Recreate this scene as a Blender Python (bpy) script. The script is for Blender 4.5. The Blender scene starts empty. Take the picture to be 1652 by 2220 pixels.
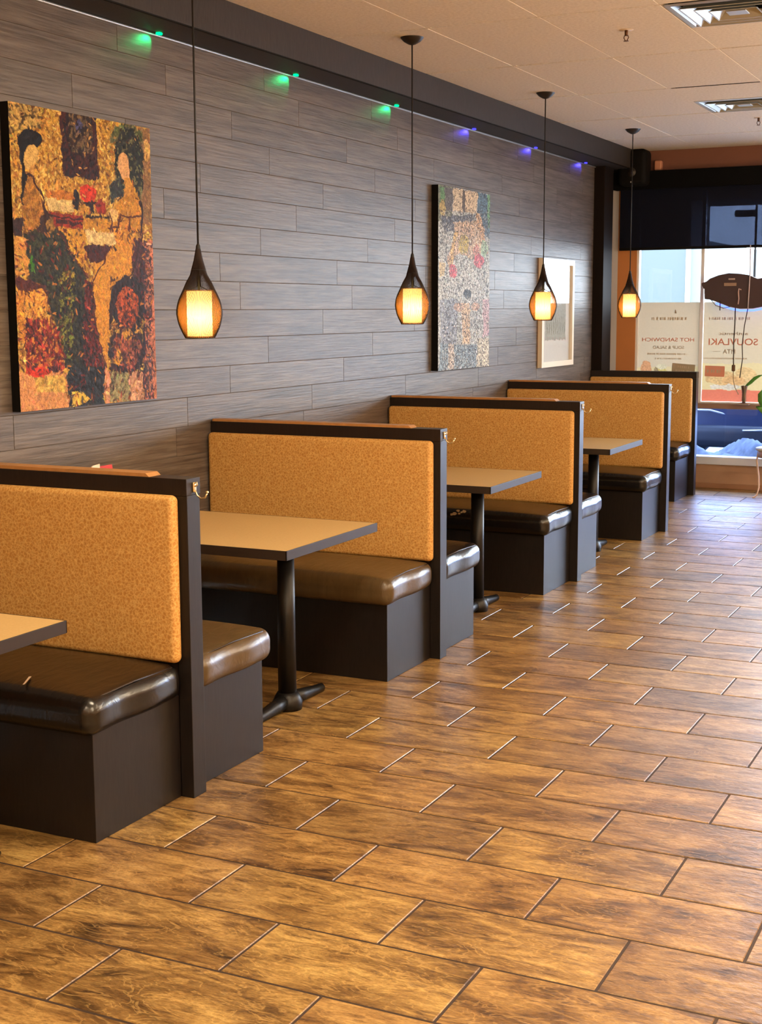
import bpy, math, random
import numpy as np
from mathutils import Vector, Matrix
random.seed(7)
S = bpy.context.scene
COL = S.collection
PI = math.pi

# ------------------------------------------------------------------ camera
F_PX = 3002.482
cam = bpy.data.cameras.new('camera')
cam.sensor_fit = 'HORIZONTAL'; cam.sensor_width = 36.0
cam.lens = F_PX / 1652 * 36.0
cam.clip_start = 0.05; cam.clip_end = 300
camo = bpy.data.objects.new('camera', cam); COL.objects.link(camo)
R = Vector((0.89921022, 0.43749425, -0.0044446))
U = Vector((-0.05906714, 0.13145766, 0.98956049))
B = Vector((0.4335113, -0.88956038, 0.1440496))
M = Matrix((R, U, B)).transposed().to_4x4()
M.translation = Vector((3.9067, 0, 1.6793))
camo.matrix_world = M
S.camera = camo

# ------------------------------------------------------------------ world, view, daylight
S.view_settings.view_transform = 'Standard'
S.view_settings.look = 'None'
S.view_settings.gamma = 1
S.view_settings.exposure = 0.1
S.cycles.use_denoising = True
S.cycles.max_bounces = 10
S.cycles.diffuse_bounces = 5
S.cycles.glossy_bounces = 4
S.cycles.transparent_max_bounces = 16
S.cycles.caustics_reflective = False
S.cycles.caustics_refractive = False
S.cycles.sample_clamp_indirect = 6
w = bpy.data.worlds.new('overcast_sky'); S.world = w; w.use_nodes = True
bg = w.node_tree.nodes['Background']
bg.inputs[0].default_value = (0.80, 0.91, 1.0, 1); bg.inputs[1].default_value = 20.0

def area_light(name, loc, rot, sx, sy, power, color, portal=False):
    l = bpy.data.lights.new(name, 'AREA'); l.shape = 'RECTANGLE'; l.size = sx; l.size_y = sy
    l.energy = power; l.color = color
    if portal: l.cycles.is_portal = True
    o = bpy.data.objects.new(name, l); COL.objects.link(o); o.location = loc; o.rotation_euler = rot
    return o
W = 13.1
area_light('window_daylight_portal', (3.25, W+.2, 1.6), (PI/2, 0, 0), 6.2, 2.8, 1, (1, 1, 1), True).rotation_euler = (-PI/2, 0, 0)

WARM = (1.0, 0.80, 0.54)
TROFFER_W = 52
FILL_GLOBE_W = 135

# ------------------------------------------------------------------ helpers
class MB:
    def __init__(s): s.v = []; s.f = []; s.sm = []; s.att = []
    def add(s, vs, fs, smooth=False, a=0.0):
        n = len(s.v); s.v += [tuple(p) for p in vs]
        for f in fs: s.f.append(tuple(i+n for i in f)); s.sm.append(smooth); s.att.append(a)
        return s
    def box(s, x0, x1, y0, y1, z0, z1, a=0.0):
        vs = [(x, y, z) for z in (z0, z1) for y in (y0, y1) for x in (x0, x1)]
        return s.add(vs, [(0,2,3,1),(4,5,7,6),(0,1,5,4),(2,6,7,3),(0,4,6,2),(1,3,7,5)], a=a)
    def cbox(s, x0, x1, y0, y1, z0, z1, c=.003):
        """box with chamfered edges"""
        h = [(x1-x0)/2, (y1-y0)/2, (z1-z0)/2]; m = [(x0+x1)/2, (y0+y1)/2, (z0+z1)/2]
        return s.rbox(m, h, c, n=1, g=0)
    def rbox(s, m, h, r, n=4, g=6, crown=0.0, warp=None, smooth=True):
        """rounded box: centre m, half sizes h, radius r; crown raises the top"""
        def line(H):
            e = [H - r + r*math.tan(PI/4*i/n) for i in range(n+1)] if n > 1 else [H-r, H]
            inner = [-(H-r) + 2*(H-r)*i/(g+1) for i in range(1, g+1)] if g else []
            return [-x for x in reversed(e)] + inner + e
        L = [line(q) for q in h]; idx = {}; vs = []; fs = []
        def vert(p):
            k = tuple(round(x, 6) for x in p)
            if k in idx: return idx[k]
            q = [max(-(h[i]-r), min(h[i]-r, p[i])) for i in range(3)]
            d = [p[i]-q[i] for i in range(3)]; l = math.sqrt(sum(x*x for x in d)) or 1
            o = [q[i]+d[i]/l*r for i in range(3)]
            if crown and o[2] > 0:
                o[2] += crown*(1-(o[0]/h[0])**4)*(1-(o[1]/h[1])**4)
            if warp: o = list(warp(*o))
            vs.append((o[0]+m[0], o[1]+m[1], o[2]+m[2])); idx[k] = len(vs)-1
            return idx[k]
        for ax in range(3):
            a, b = (ax+1) % 3, (ax+2) % 3
            for sg in (-1, 1):
                for i in range(len(L[a])-1):
                    for j in range(len(L[b])-1):
                        q = []
                        for (ii, jj) in ((i, j), (i+1, j), (i+1, j+1), (i, j+1)):
                            p = [0, 0, 0]; p[ax] = sg*h[ax]; p[a] = L[a][ii]; p[b] = L[b][jj]; q.append(vert(p))
                        if len(set(q)) < 3: continue
                        fs.append(tuple(q) if sg > 0 else tuple(reversed(q)))
        return s.add(vs, fs, smooth and n > 1)
    def tube(s, pts, r, n=8, cap=True, smooth=True):
        pts = [Vector(p) for p in pts]; rs = r if isinstance(r, (list, tuple)) else [r]*len(pts)
        vs = []; prev = None
        for i, p in enumerate(pts):
            t = (pts[min(i+1, len(pts)-1)] - pts[max(i-1, 0)]).normalized()
            if prev is None:
                up = Vector((0, 0, 1)) if abs(t.z) < .9 else Vector((1, 0, 0)); x = t.cross(up).normalized()
            else: x = (prev - t*prev.dot(t)).normalized()
            prev = x; y = t.cross(x)
            for k in range(n):
                a = 2*PI*k/n; vs.append(p + (x*math.cos(a) + y*math.sin(a))*rs[i])
        fs = [(i*n+k, i*n+(k+1) % n, (i+1)*n+(k+1) % n, (i+1)*n+k) for i in range(len(pts)-1) for k in range(n)]
        if cap: fs += [tuple(reversed(range(n))), tuple(range((len(pts)-1)*n, len(pts)*n))]
        return s.add(vs, fs, smooth)
    def lathe(s, prof, c=(0, 0, 0), n=32, smooth=True, cap=False):
        vs = []
        for (r, z) in prof:
            for k in range(n):
                a = 2*PI*k/n; vs.append((c[0]+r*math.cos(a), c[1]+r*math.sin(a), c[2]+z))
        fs = [(i*n+k, i*n+(k+1) % n, (i+1)*n+(k+1) % n, (i+1)*n+k) for i in range(len(prof)-1) for k in range(n)]
        if cap: fs += [tuple(reversed(range(n))), tuple(range((len(prof)-1)*n, len(prof)*n))]
        return s.add(vs, fs, smooth)
    def prism(s, poly, axis, a0, a1):
        """extrude 2D polygon along axis ('x','y','z')"""
        def P(u, v, t): return {'x': (t, u, v), 'y': (u, t, v), 'z': (u, v, t)}[axis]
        n = len(poly); vs = [P(u, v, a0) for u, v in poly] + [P(u, v, a1) for u, v in poly]
        fs = [tuple(range(n)), tuple(reversed(range(n, 2*n)))] + [(i, i+n, (i+1) % n+n, (i+1) % n) for i in range(n)]
        return s.add(vs, fs)
    def build(s, name, mat, parent=None, attr=None, fix=True):
        me = bpy.data.meshes.new(name); me.from_pydata(s.v, [], s.f); me.update()
        me.polygons.foreach_set('use_smooth', s.sm)
        if attr:
            A = me.attributes.new(attr, 'FLOAT', 'FACE'); A.data.foreach_set('value', s.att)
        if fix:
            import bmesh
            bm = bmesh.new(); bm.from_mesh(me); bmesh.ops.recalc_face_normals(bm, faces=bm.faces); bm.to_mesh(me); bm.free()
        me.materials.append(mat)
        o = bpy.data.objects.new(name, me); COL.objects.link(o)
        if parent: o.parent = parent
        return o

def tag(o, label=None, cat=None, group=None, kind=None):
    if label: o['label'] = label
    if cat: o['category'] = cat
    if group: o['group'] = group
    if kind: o['kind'] = kind
    return o
def struct(o): o['kind'] = 'structure'; return o
def empty(name, loc, label, cat, group=None, rz=0):
    o = bpy.data.objects.new(name, None); COL.objects.link(o); o.location = loc; o.rotation_euler = (0, 0, rz)
    o.empty_display_size = .1
    return tag(o, label, cat, group)
def copy_tree(o, parent=None):
    c = o.copy(); COL.objects.link(c)
    if parent: c.parent = parent
    for ch in list(o.children): copy_tree(ch, c)
    return c

# ------------------------------------------------------------------ materials
def srgb(r, g, b):
    f = lambda c: (c/255/12.92 if c/255 <= .04045 else ((c/255+.055)/1.055)**2.4)
    return (f(r), f(g), f(b), 1)
class NT:
    def __init__(s, name):
        s.m = bpy.data.materials.new(name); s.m.use_nodes = True; s.t = s.m.node_tree
        s.b = s.t.nodes['Principled BSDF']; s.out = s.t.nodes['Material Output']
    def n(s, typ, **kw):
        x = s.t.nodes.new(typ)
        for k, v in kw.items():
            if k.startswith('i_'):
                key = k[2:]; key = int(key) if key.isdigit() else key.replace('_', ' ')
                x.inputs[key].default_value = v
            else: setattr(x, k, v)
        return x
    def l(s, a, b): s.t.links.new(a, b); return s
    def coord(s, scale=(1, 1, 1), loc=(0, 0, 0), attr=None, k=13.7):
        tc = s.n('ShaderNodeTexCoord'); mp = s.n('ShaderNodeMapping'); mp.inputs['Scale'].default_value = scale
        mp.inputs['Location'].default_value = loc
        if attr:
            at = s.n('ShaderNodeAttribute', attribute_name=attr)
            ml = s.n('ShaderNodeVectorMath', operation='SCALE'); ml.inputs[0].default_value = (k, k*1.7, k*.6)
            s.l(at.outputs['Fac'], ml.inputs['Scale'])
            ad = s.n('ShaderNodeVectorMath', operation='ADD')
            s.l(tc.outputs['Object'], ad.inputs[0]).l(ml.outputs[0], ad.inputs[1]).l(ad.outputs[0], mp.inputs[0])
        else: s.l(tc.outputs['Object'], mp.inputs[0])
        return mp.outputs[0]
    def noise(s, vec, scale, detail=4, rough=.55, dist=0):
        x = s.n('ShaderNodeTexNoise', i_Scale=scale, i_Detail=detail, i_Roughness=rough, i_Distortion=dist)
        s.l(vec, x.inputs['Vector']); return x.outputs['Fac']
    def ramp(s, fac, stops):
        x = s.n('ShaderNodeValToRGB'); e = x.color_ramp.elements
        while len(e) < len(stops): e.new(.5)
        for i, (p, c) in enumerate(stops): e[i].position = p; e[i].color = c if len(c) == 4 else (*c, 1)
        s.l(fac, x.inputs[0]); return x.outputs[0]
    def mix(s, fac, a, b, mode='MIX'):
        x = s.n('ShaderNodeMix', data_type='RGBA', blend_type=mode)
        for sock, val in ((x.inputs[0], fac), (x.inputs[6], a), (x.inputs[7], b)):
            if hasattr(val, 'links'): s.l(val, sock)
            else: sock.default_value = val
        return x.outputs[2]
    def bump(s, h, strength=.3, dist=.002):
        x = s.n('ShaderNodeBump', i_Strength=strength, i_Distance=dist); s.l(h, x.inputs['Height'])
        s.l(x.outputs[0], s.b.inputs['Normal']); return x
    def base(s, c):
        if hasattr(c, 'links'): s.l(c, s.b.inputs['Base Color'])
        else: s.b.inputs['Base Color'].default_value = c
        return s
    def set(s, **kw):
        for k, v in kw.items(): s.b.inputs[k.replace('_', ' ')].default_value = v
        return s
def plain(name, c, rough=.5, metal=0, spec=.5, noise=0.0, nscale=30):
    t = NT(name); t.set(Roughness=rough, Metallic=metal); t.b.inputs['Specular IOR Level'].default_value = spec
    if noise:
        v = t.noise(t.coord(), nscale)
        lo = tuple(x*(1-noise) for x in c[:3])+(1,); hi = tuple(min(1, x*(1+noise)) for x in c[:3])+(1,)
        t.base(t.ramp(v, [(.3, lo), (.7, hi)]))
    else: t.base(c)
    return t.m
def emis(name, c, st):
    t = NT(name); e = t.n('ShaderNodeEmission', i_Color=c, i_Strength=st); t.l(e.outputs[0], t.out.inputs[0]); return t.m

# floor tiles
def m_floor():
    t = NT('slate_tile')
    v = t.coord((1.5, 4.0, 1), attr='rnd')
    big = t.noise(v, 1.3, 5, .62, 1.1)
    v2 = t.coord((2.6, 8.5, 1), attr='rnd'); fine = t.noise(v2, 2.4, 8, .7, 1.3)
    v3 = t.coord((5, 14, 1), loc=(3, 1, 0), attr='rnd'); vein = t.noise(v3, 1.0, 3, .5, 2.2)
    a = t.ramp(big, [(.29, srgb(86, 68, 42)), (.42, srgb(146, 121, 80)), (.55, srgb(190, 165, 112)), (.71, srgb(220, 198, 138))])
    b = t.ramp(fine, [(.34, srgb(120, 96, 78)), (.48, srgb(212, 196, 175)), (.66, srgb(255, 248, 235))])
    c = t.mix(.9, a, b, 'MULTIPLY')
    gr_ = t.noise(t.coord((3, 9, 1), attr='rnd'), 26, 4, .7)
    c = t.mix(.8, c, t.ramp(gr_, [(.35, srgb(190, 180, 170)), (.6, (1, 1, 1))]), 'MULTIPLY')
    ve = t.ramp(vein, [(.47, (0, 0, 0)), (.5, (1, 1, 1)), (.53, (0, 0, 0))])
    sep = t.n('ShaderNodeMath', operation='MULTIPLY', i_1=.30); t.l(ve, sep.inputs[0])
    c = t.mix(sep.outputs[0], c, srgb(224, 188, 122))
    at = t.n('ShaderNodeAttribute', attribute_name='rnd')
    tint = t.ramp(at.outputs['Fac'], [(0, srgb(215, 205, 200)), (.5, srgb(245, 232, 222)), (1, srgb(255, 250, 235))])
    c = t.mix(1.0, c, tint, 'MULTIPLY')
    t.base(c)
    h = t.noise(t.coord((1, 2, 1), attr='rnd'), 22, 6, .65)
    t.bump(h, .45, .0045)
    rr = t.ramp(fine, [(.3, (.42,)*3), (.7, (.30,)*3)])
    t.l(rr, t.b.inputs['Roughness'])
    t.b.inputs['Specular IOR Level'].default_value = .6
    return t.m
MF = m_floor()
MGROUT = plain('grout', srgb(52, 36, 26), .8, noise=.2)
def m_wall():
    t = NT('grey_plank')
    v = t.coord((1, .55, 9), attr='rnd'); a = t.noise(v, 2.6, 7, .62, .7)
    v2 = t.coord((1, 1.6, 40), attr='rnd'); b = t.noise(v2, 2.4, 5, .6, .3)
    c1 = t.ramp(a, [(.3, srgb(76, 69, 64)), (.5, srgb(102, 94, 88)), (.72, srgb(120, 112, 106))])
    c2 = t.ramp(b, [(.36, srgb(178, 172, 168)), (.5, srgb(232, 229, 227)), (.62, srgb(255, 255, 255))])
    c = t.mix(.8, c1, c2, 'MULTIPLY')
    kn = t.n('ShaderNodeTexVoronoi', i_Scale=1.0, i_Randomness=1.0); t.l(t.coord((1, 1.7, 5.5), attr='rnd'), kn.inputs['Vector'])
    kf = t.ramp(kn.outputs['Distance'], [(.03, (.75,)*3), (.10, (0, 0, 0))])
    c = t.mix(kf, c, srgb(92, 78, 70))
    at = t.n('ShaderNodeAttribute', attribute_name='rnd')
    tint = t.ramp(at.outputs['Fac'], [(0, srgb(232, 226, 224)), (1, srgb(255, 255, 255))])
    c = t.mix(1.0, c, tint, 'MULTIPLY'); t.base(c)
    t.bump(b, .5, .003); t.set(Roughness=.46); t.b.inputs['Specular IOR Level'].default_value = .45
    return t.m
MW = m_wall()
MWG = plain('plank_groove', srgb(96, 86, 80), .8)
def m_ceiling():
    t = NT('ceiling_tile'); v = t.coord(); a = t.noise(v, 55, 6, .7); b = t.noise(v, 3, 2)
    c = t.ramp(a, [(.35, srgb(214, 206, 196)), (.6, srgb(232, 225, 216))]); t.base(c)
    t.bump(a, .5, .002); t.set(Roughness=.9); t.b.inputs['Specular IOR Level'].default_value = .2
    return t.m
MC = m_ceiling()
MCG = plain('ceiling_grid', srgb(222, 212, 198), .8, 0, .2)
def m_darkwood(name, c, rough=.38):
    t = NT(name); v = t.coord((12, 12, 1.5)); a = t.noise(v, 9, 5, .6, .5)
    lo = tuple(x*.75 for x in c[:3])+(1,); hi = tuple(x*1.25 for x in c[:3])+(1,)
    t.base(t.ramp(a, [(.35, lo), (.65, hi)])); t.bump(a, .12, .001); t.set(Roughness=rough); t.b.inputs['Specular IOR Level'].default_value = .36; return t.m
MD = m_darkwood('espresso_laminate', srgb(25, 21, 20), .40)
MD2 = m_darkwood('dark_brown_trim', srgb(30, 21, 18), .42)
MCROWN = m_darkwood('charcoal_crown', srgb(44, 39, 37), .6)
def m_vinyl_gold():
    t = NT('golden_patterned_vinyl')
    v = t.coord((1, 1, 1)); vo = t.n('ShaderNodeTexVoronoi', feature='DISTANCE_TO_EDGE', i_Scale=75, i_Randomness=1)
    nz = t.n('ShaderNodeTexNoise', i_Scale=60, i_Detail=2); t.l(v, nz.inputs['Vector'])
    ad = t.mix(.02, v, nz.outputs['Color'], 'ADD'); t.l(ad, vo.inputs['Vector'])
    c = t.ramp(vo.outputs['Distance'], [(.02, srgb(222, 182, 114)), (.10, srgb(206, 158, 88)), (.3, srgb(193, 141, 72))])
    n2 = t.noise(v, 90, 4, .6)
    c = t.mix(.5, c, t.ramp(n2, [(.35, srgb(205, 190, 175)), (.65, (1, 1, 1))]), 'MULTIPLY')
    t.base(c); t.bump(n2, .15, .001); t.set(Roughness=.55); t.b.inputs['Specular IOR Level'].default_value = .35
    return t.m
MV = m_vinyl_gold()
def m_seat(name, c, rough):
    t = NT(name); v = t.coord((1, 1, 1)); a = t.noise(v, 260, 3, .6); b = t.noise(t.coord((14, 5, 5)), 2.2, 3, .6, .6)
    t.base(t.ramp(b, [(.3, tuple(x*.8 for x in c[:3])+(1,)), (.7, tuple(x*1.2 for x in c[:3])+(1,))]))
    b1 = t.bump(a, .10, .0008); b2 = t.n('ShaderNodeBump', i_Strength=.45, i_Distance=.006); t.l(b, b2.inputs['Height']); t.l(b2.outputs[0], b1.inputs['Normal'])
    t.set(Roughness=rough); t.b.inputs['Specular IOR Level'].default_value = .6; return t.m
MSB = m_seat('black_vinyl', srgb(14, 11, 11), .27)
MSBR = m_seat('brown_vinyl', srgb(80, 64, 40), .33)
MPIPE = plain('dark_piping', srgb(40, 28, 24), .4)
def m_table():
    t = NT('tan_laminate'); a = t.noise(t.coord(), 120, 3); t.base(t.ramp(a, [(.3, srgb(192, 160, 106)), (.7, srgb(200, 168, 114))]))
    t.set(Roughness=.5); t.b.inputs['Specular IOR Level'].default_value = .25; return t.m
MT = m_table()
MTE = plain('dark_table_edge', srgb(40, 31, 28), .5, 0, .35)
MIRON = plain('black_iron', srgb(12, 11, 12), .42, 0, .35)
MBLK = plain('matte_black', srgb(14, 12, 12), .8, 0, .15)
MBRASS = plain('aged_brass', srgb(232, 214, 172), .3, 1)
MSILVER = plain('aluminium', srgb(190, 188, 184), .4, .85)
MWHITE = plain('white_paint', srgb(228, 228, 226), .45)
MORANGE = plain('orange_wall_paint', srgb(196, 128, 72), .7, noise=.04, nscale=4)
MBROWNW = plain('red_brown_wall_paint', srgb(120, 78, 62), .75, noise=.04, nscale=4)
MKNEE = plain('tan_knee_wall', srgb(176, 140, 112), .6, noise=.06, nscale=6)
MTAN = plain('tan_wall_paint', srgb(205, 165, 120), .75)
MCAPW = plain('orange_wood_cap', srgb(172, 124, 74), .4, noise=.12, nscale=25)

# ------------------------------------------------------------------ the room shell
XR, YB, HC = 6.5, -3.0, 3.145
# floor: bevelled tiles in running bond over a grout bed
fl = MB(); gr = MB()
PX, PY, G, GY = .6035, .3137, .0028, .0042
k0 = int(math.floor((YB - 2.518)/PY)); k1 = int(math.ceil((W - 2.518)/PY))
for k in range(k0, k1+1):
    y0 = max(2.518 + k*PY, YB); y1 = min(2.518 + (k+1)*PY, W)
    if y1-y0 < .02: continue
    off = 1.7545 if k % 2 == 0 else 1.453
    i = int(math.floor(-off/PX))-1
    while True:
        x0 = off+i*PX; x1 = x0+PX; i += 1
        if x0 >= XR: break
        if x1 <= 0: continue
        x0 = max(x0, 0); x1 = min(x1, XR)
        if x1-x0 < .02: continue
        a = random.random(); q = .003
        X0, X1, Y0, Y1 = x0+G, x1-G, y0+GY, y1-GY
        vs = [(X0+q, Y0+q, 0), (X1-q, Y0+q, 0), (X1-q, Y1-q, 0), (X0+q, Y1-q, 0), (X0, Y0, -.004), (X1, Y0, -.004), (X1, Y1, -.004), (X0, Y1, -.004)]
        fl.add(vs, [(0, 1, 2, 3), (0, 4, 5, 1), (1, 5, 6, 2), (2, 6, 7, 3), (3, 7, 4, 0)], a=a)
floor = struct(fl.build('floor', MF, attr='rnd', fix=False))
gb = MB().box(0, XR, YB, W, -.05, -.0025).build('grout_bed', MGROUT, floor)

# left wall: grey planks, row height .1445, plank length 1.293
wl = MB()
offs = {0: 5.812, 1: 6.216, 2: 6.614, 3: 7.248, 4: 6.332, 5: 6.139, 6: 6.55, 7: 5.652, 8: 5.973, 9: 6.656, 10: 6.277, 11: 5.694, 12: 6.612, 13: 7.1, -1: 7.0, -2: 6.3, -3: 5.9, -4: 6.7, -5: 5.7, -6: 6.5, -7: 6.0, -8: 6.9}
for k in range(-8, 15):
    z0 = 1.1085+.1445*k; z1 = z0+.1445
    z0 = max(z0, 0); z1 = min(z1, HC)
    if z1-z0 < .01: continue
    o = offs.get(k, 6.0); n = int(math.floor((YB-o)/1.293))
    while True:
        y0 = o+n*1.293; y1 = y0+1.293; n += 1
        if y0 > W: break
        y0 = max(y0, YB); y1 = min(y1, W)
        if y1-y0 < .02: continue
        g = .0007; q = .0014
        A = (y0+g, z0+g, y1-g, z1-g)
        vs = [(0, A[0]+q, A[1]+q), (0, A[2]-q, A[1]+q), (0, A[2]-q, A[3]-q), (0, A[0]+q, A[3]-q), (-.003, A[0], A[1]), (-.003, A[2], A[1]), (-.003, A[2], A[3]), (-.003, A[0], A[3])]
        wl.add(vs, [(0, 1, 2, 3), (0, 4, 5, 1), (1, 5, 6, 2), (2, 6, 7, 3), (3, 7, 4, 0)], a=random.random())
wall_left = struct(wl.build('wall_left', MW, attr='rnd', fix=False))
MB().box(-.15, -.0028, YB, W+.2, 0, HC+.1).build('plank_backing', MWG, wall_left)

struct(MB().box(XR, XR+.15, YB, W+.2, 0, HC+.1).build('wall_right', MTAN))
struct(MB().box(-.15, XR+.15, YB-.15, YB, 0, HC+.1).build('wall_rear', MTAN))

# ceiling: lay-in tiles with a reveal, on a grid
ce = MB(); cg = MB()
CX, CY = .62, 1.29
xs = [.2+CX*i for i in range(-1, 12)]; ys = [6.915+CY*i for i in range(-8, 6)]
vents = [(2.08, 6.935), (1.465, 10.165)]      # near-left corners of the two diffuser openings, .58 square
for i in range(len(xs)-1):
    for j in range(len(ys)-1):
        x0, x1 = max(xs[i], 0), min(xs[i+1], XR); y0, y1 = max(ys[j], YB), min(ys[j+1], W)
        if x1-x0 < .03 or y1-y0 < .03: continue
        a = (x0+.0012, x1-.0012, y0+.014, y1-.014); zt = HC+random.uniform(-.0008, .0008); q = .003
        hole = [v for v in vents if x0 < v[0]+.29 < x1 and y0 < v[1]+.29 < y1]
        if hole:
            hx, hy = hole[0]; hx1, hy1 = hx+.58, hy+.58
            for (p0, p1, p2, p3) in ((a[0], hx, a[2], a[3]), (hx1, a[1], a[2], a[3]), (hx, hx1, a[2], hy), (hx, hx1, hy1, a[3])):
                if p1-p0 > .001 and p3-p2 > .001: ce.add([(p0, p2, zt), (p1, p2, zt), (p1, p3, zt), (p0, p3, zt)], [(3, 2, 1, 0)])
            continue
        vs = [(a[0]+q, a[2]+q, zt), (a[1]-q, a[2]+q, zt), (a[1]-q, a[3]-q, zt), (a[0]+q, a[3]-q, zt),
              (a[0], a[2], zt+.03), (a[1], a[2], zt+.03), (a[1], a[3], zt+.03), (a[0], a[3], zt+.03)]
        ce.add(vs, [(3, 2, 1, 0), (0, 1, 5, 4), (1, 2, 6, 5), (2, 3, 7, 6), (3, 0, 4, 7)])
ceiling = struct(ce.build('ceiling', MC, fix=False))
for x in xs:
    if 0 < x < XR: cg.box(x-.016, x+.016, YB, W, HC+.002, HC+.02)
cg.build('ceiling_grid', MCG, ceiling)
MB().box(0, XR, YB, W, HC+.075, HC+.1).build('ceiling_plenum', plain('plenum_shade', srgb(48, 34, 26), .9), ceiling)  # sheet coloured dark to deepen the shade in the tile reveals

# crown beam along the left wall
cr = MB().cbox(0, .24, YB, W, 2.97, HC+.002, .004)
crown = struct(cr.build('trim_1', MCROWN))
MB().tube([(.007, YB, 2.962), (.007, 12.49, 2.962)], .0065, 8).build('light_channel', MSILVER, crown)
MB().box(.232, .2415, YB, W, 2.966, 2.972).build('crown_edge_shade', MBLK, crown)  # black strip standing in for the shadow line along the beam's lower edge
struct(MB().cbox(0, .1, 12.49, 12.76, 0, 2.99, .003).build('trim_2', plain('dark_brown_pilaster', srgb(24, 17, 15), .7, 0, .12)))

# window wall
ww = MB()
ww.box(-.15, XR+.15, W, W+.12, 2.80, HC+.1)     # above window
ww.box(.0, XR, W, W+.12, 0, .232)               # knee wall (tan, separate child below)
wallw = struct(ww.build('wall_back', MBROWNW))
MB().box(.06, .245, W-.012, W+.12, .232, 2.80).build('trim_3', MORANGE); struct(bpy.data.objects['trim_3'])
MB().box(-.15, .06, W-.012, W+.12, 0, 2.80).build('trim_4', plain('pale_corner', srgb(206, 204, 206), .6)); struct(bpy.data.objects['trim_4'])
MB().box(6.1, XR+.15, W, W+.12, .0, 2.80).build('trim_5', MORANGE); struct(bpy.data.objects['trim_5'])
struct(MB().cbox(.1, XR, W-.03, W, .0, .225, .004).box(.1, XR, W-.034, W-.03, .155, .165).build('wall_knee_back', MKNEE))
struct(MB().cbox(.1, XR, W-.045, W-.03, 0, .05, .004).build('baseboard_back', plain('baseboard_tan', srgb(150, 112, 84), .6)))

def m_glass(name, tint=(.93, .97, 1, 1), f=.07):
    t = NT(name); tr = t.n('ShaderNodeBsdfTransparent', i_Color=tint); gl = t.n('ShaderNodeBsdfGlossy', i_Roughness=.02)
    mx = t.n('ShaderNodeMixShader', i_0=f); t.l(tr.outputs[0], mx.inputs[1]).l(gl.outputs[0], mx.inputs[2]).l(mx.outputs[0], t.out.inputs[0])
    return t.m
MGL = m_glass('window_glass', (.97, .985, 1, 1), .04); MGB = m_glass('blue_tinted_glass', (.62, .72, .97, 1), .04)
MFR = plain('white_window_frame', srgb(236, 238, 240), .35)
win = MB()
win.cbox(.243, .268, W-.005, W+.06, .30, 2.80)                   # left stile
mull = [.872, 2.0, 3.2, 4.4, 5.3]
for x in mull: win.cbox(x-.016, x+.016, W-.005, W+.06, .81, 2.80)
win.cbox(6.07, 6.1, W-.005, W+.06, .30, 2.80)
win.cbox(.268, 6.07, W-.004, W+.055, .800, .815)
window = struct(win.build('window_1', MFR))
MB().cbox(.25, 6.1, W-.05, W+.06, .752, .799).build('window_rail', plain('brown_rail', srgb(140, 112, 96), .5), window)
MB().cbox(.2, 6.1, W-.06, W+.08, .226, .302, .006).build('window_sill', plain('pale_sill', srgb(214, 220, 235), .4), window)
mg = MB()
edges = [.268]+mull+[6.07]
for a, b in zip(edges[:-1], edges[1:]):
    g = MB().box(a+.0, b-.0, W+.025, W+.029, .815, 2.80); g.build('upper_pane', MGL, window)
MB().box(.268, 6.07, W+.025, W+.029, .302, .755).build('lower_pane', MGB, window)
for x in (2.0, 3.6, 4.9): MB().cbox(x-.02, x+.02, W-.004, W+.06, .302, .755).build('lower_stile', MFR, window)

# ------------------------------------------------------------------ roller shade
def m_shade():
    t = NT('shade_mesh'); tr = t.n('ShaderNodeBsdfTransparent', i_Color=(.08, .09, .115, 1))
    d = t.n('ShaderNodeBsdfDiffuse', i_Color=srgb(24, 26, 38)); ad = t.n('ShaderNodeAddShader')
    t.l(tr.outputs[0], ad.inputs[0]).l(d.outputs[0], ad.inputs[1]).l(ad.outputs[0], t.out.inputs[0]); return t.m
sh = empty('roller_shade', (.09, W-.07, 2.23), 'dark mesh roller shade half lowered over the front window', 'shade')
MB().box(0, 1.86, .0, .0015, .02, .66).build('shade_fabric', m_shade(), sh)
MB().cbox(0, 1.86, -.008, .010, 0, .026).build('hem_bar', MBLK, sh)
MB().cbox(-.055, 1.90, -.06, .05, .56, .725, .006).build('cassette', plain('black_cassette', srgb(10, 10, 12), .9, 0, .1), sh)

# ------------------------------------------------------------------ outside the window
struct(MB().box(-30, 40, W+.12, 70, -.2, -.1).build('ground', plain('grey_snow_ground', srgb(120, 126, 136), .8, noise=.15, nscale=.8)))
bw = empty('building', (-16, 25, -.1), 'pale commercial building across the lot, beyond the left window pane', 'building')
MB().box(-20, 14.08, 0, 6, 0, 3.0).build('facade', plain('pale_facade', srgb(84, 96, 100), .8), bw)
MB().box(12.98, 13.83, -.05, 0, 1.85, 3.0).build('sign_panel', plain('teal_panel', srgb(44, 56, 58), .5), bw)
pf = MB()
for a in ((12.93, 12.98, 1.82, 3.0), (13.83, 13.9, 1.82, 3.0), (13.2, 13.7, 1.82, 1.86)): pf.box(a[0], a[1], -.08, 0, a[2], a[3])
pf.build('panel_frame', MWHITE, bw)
aw = MB().box(-4, .72, W+.12, W+.9, 2.27, 2.70).box(-4, 8, W+.12, W+.9, 2.68, 3.2)
o = aw.build('entrance_canopy', plain('dark_canopy', srgb(40, 38, 42), .7)); tag(o, 'dark canopy over the outside of the front window, behind the shade', 'canopy')
lp = empty('street_lamp', (-.39, 22, -.1), 'dark street lamp pole seen through the roller shade', 'street lamp')
MB().tube([(0, 0, 0), (0, 0, 6)], .018).build('pole', MBLK, lp)
MB().cbox(-.32, 0, -.05, .05, 3.18, 3.28, .01).build('lamp_head', MBLK, lp)

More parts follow.
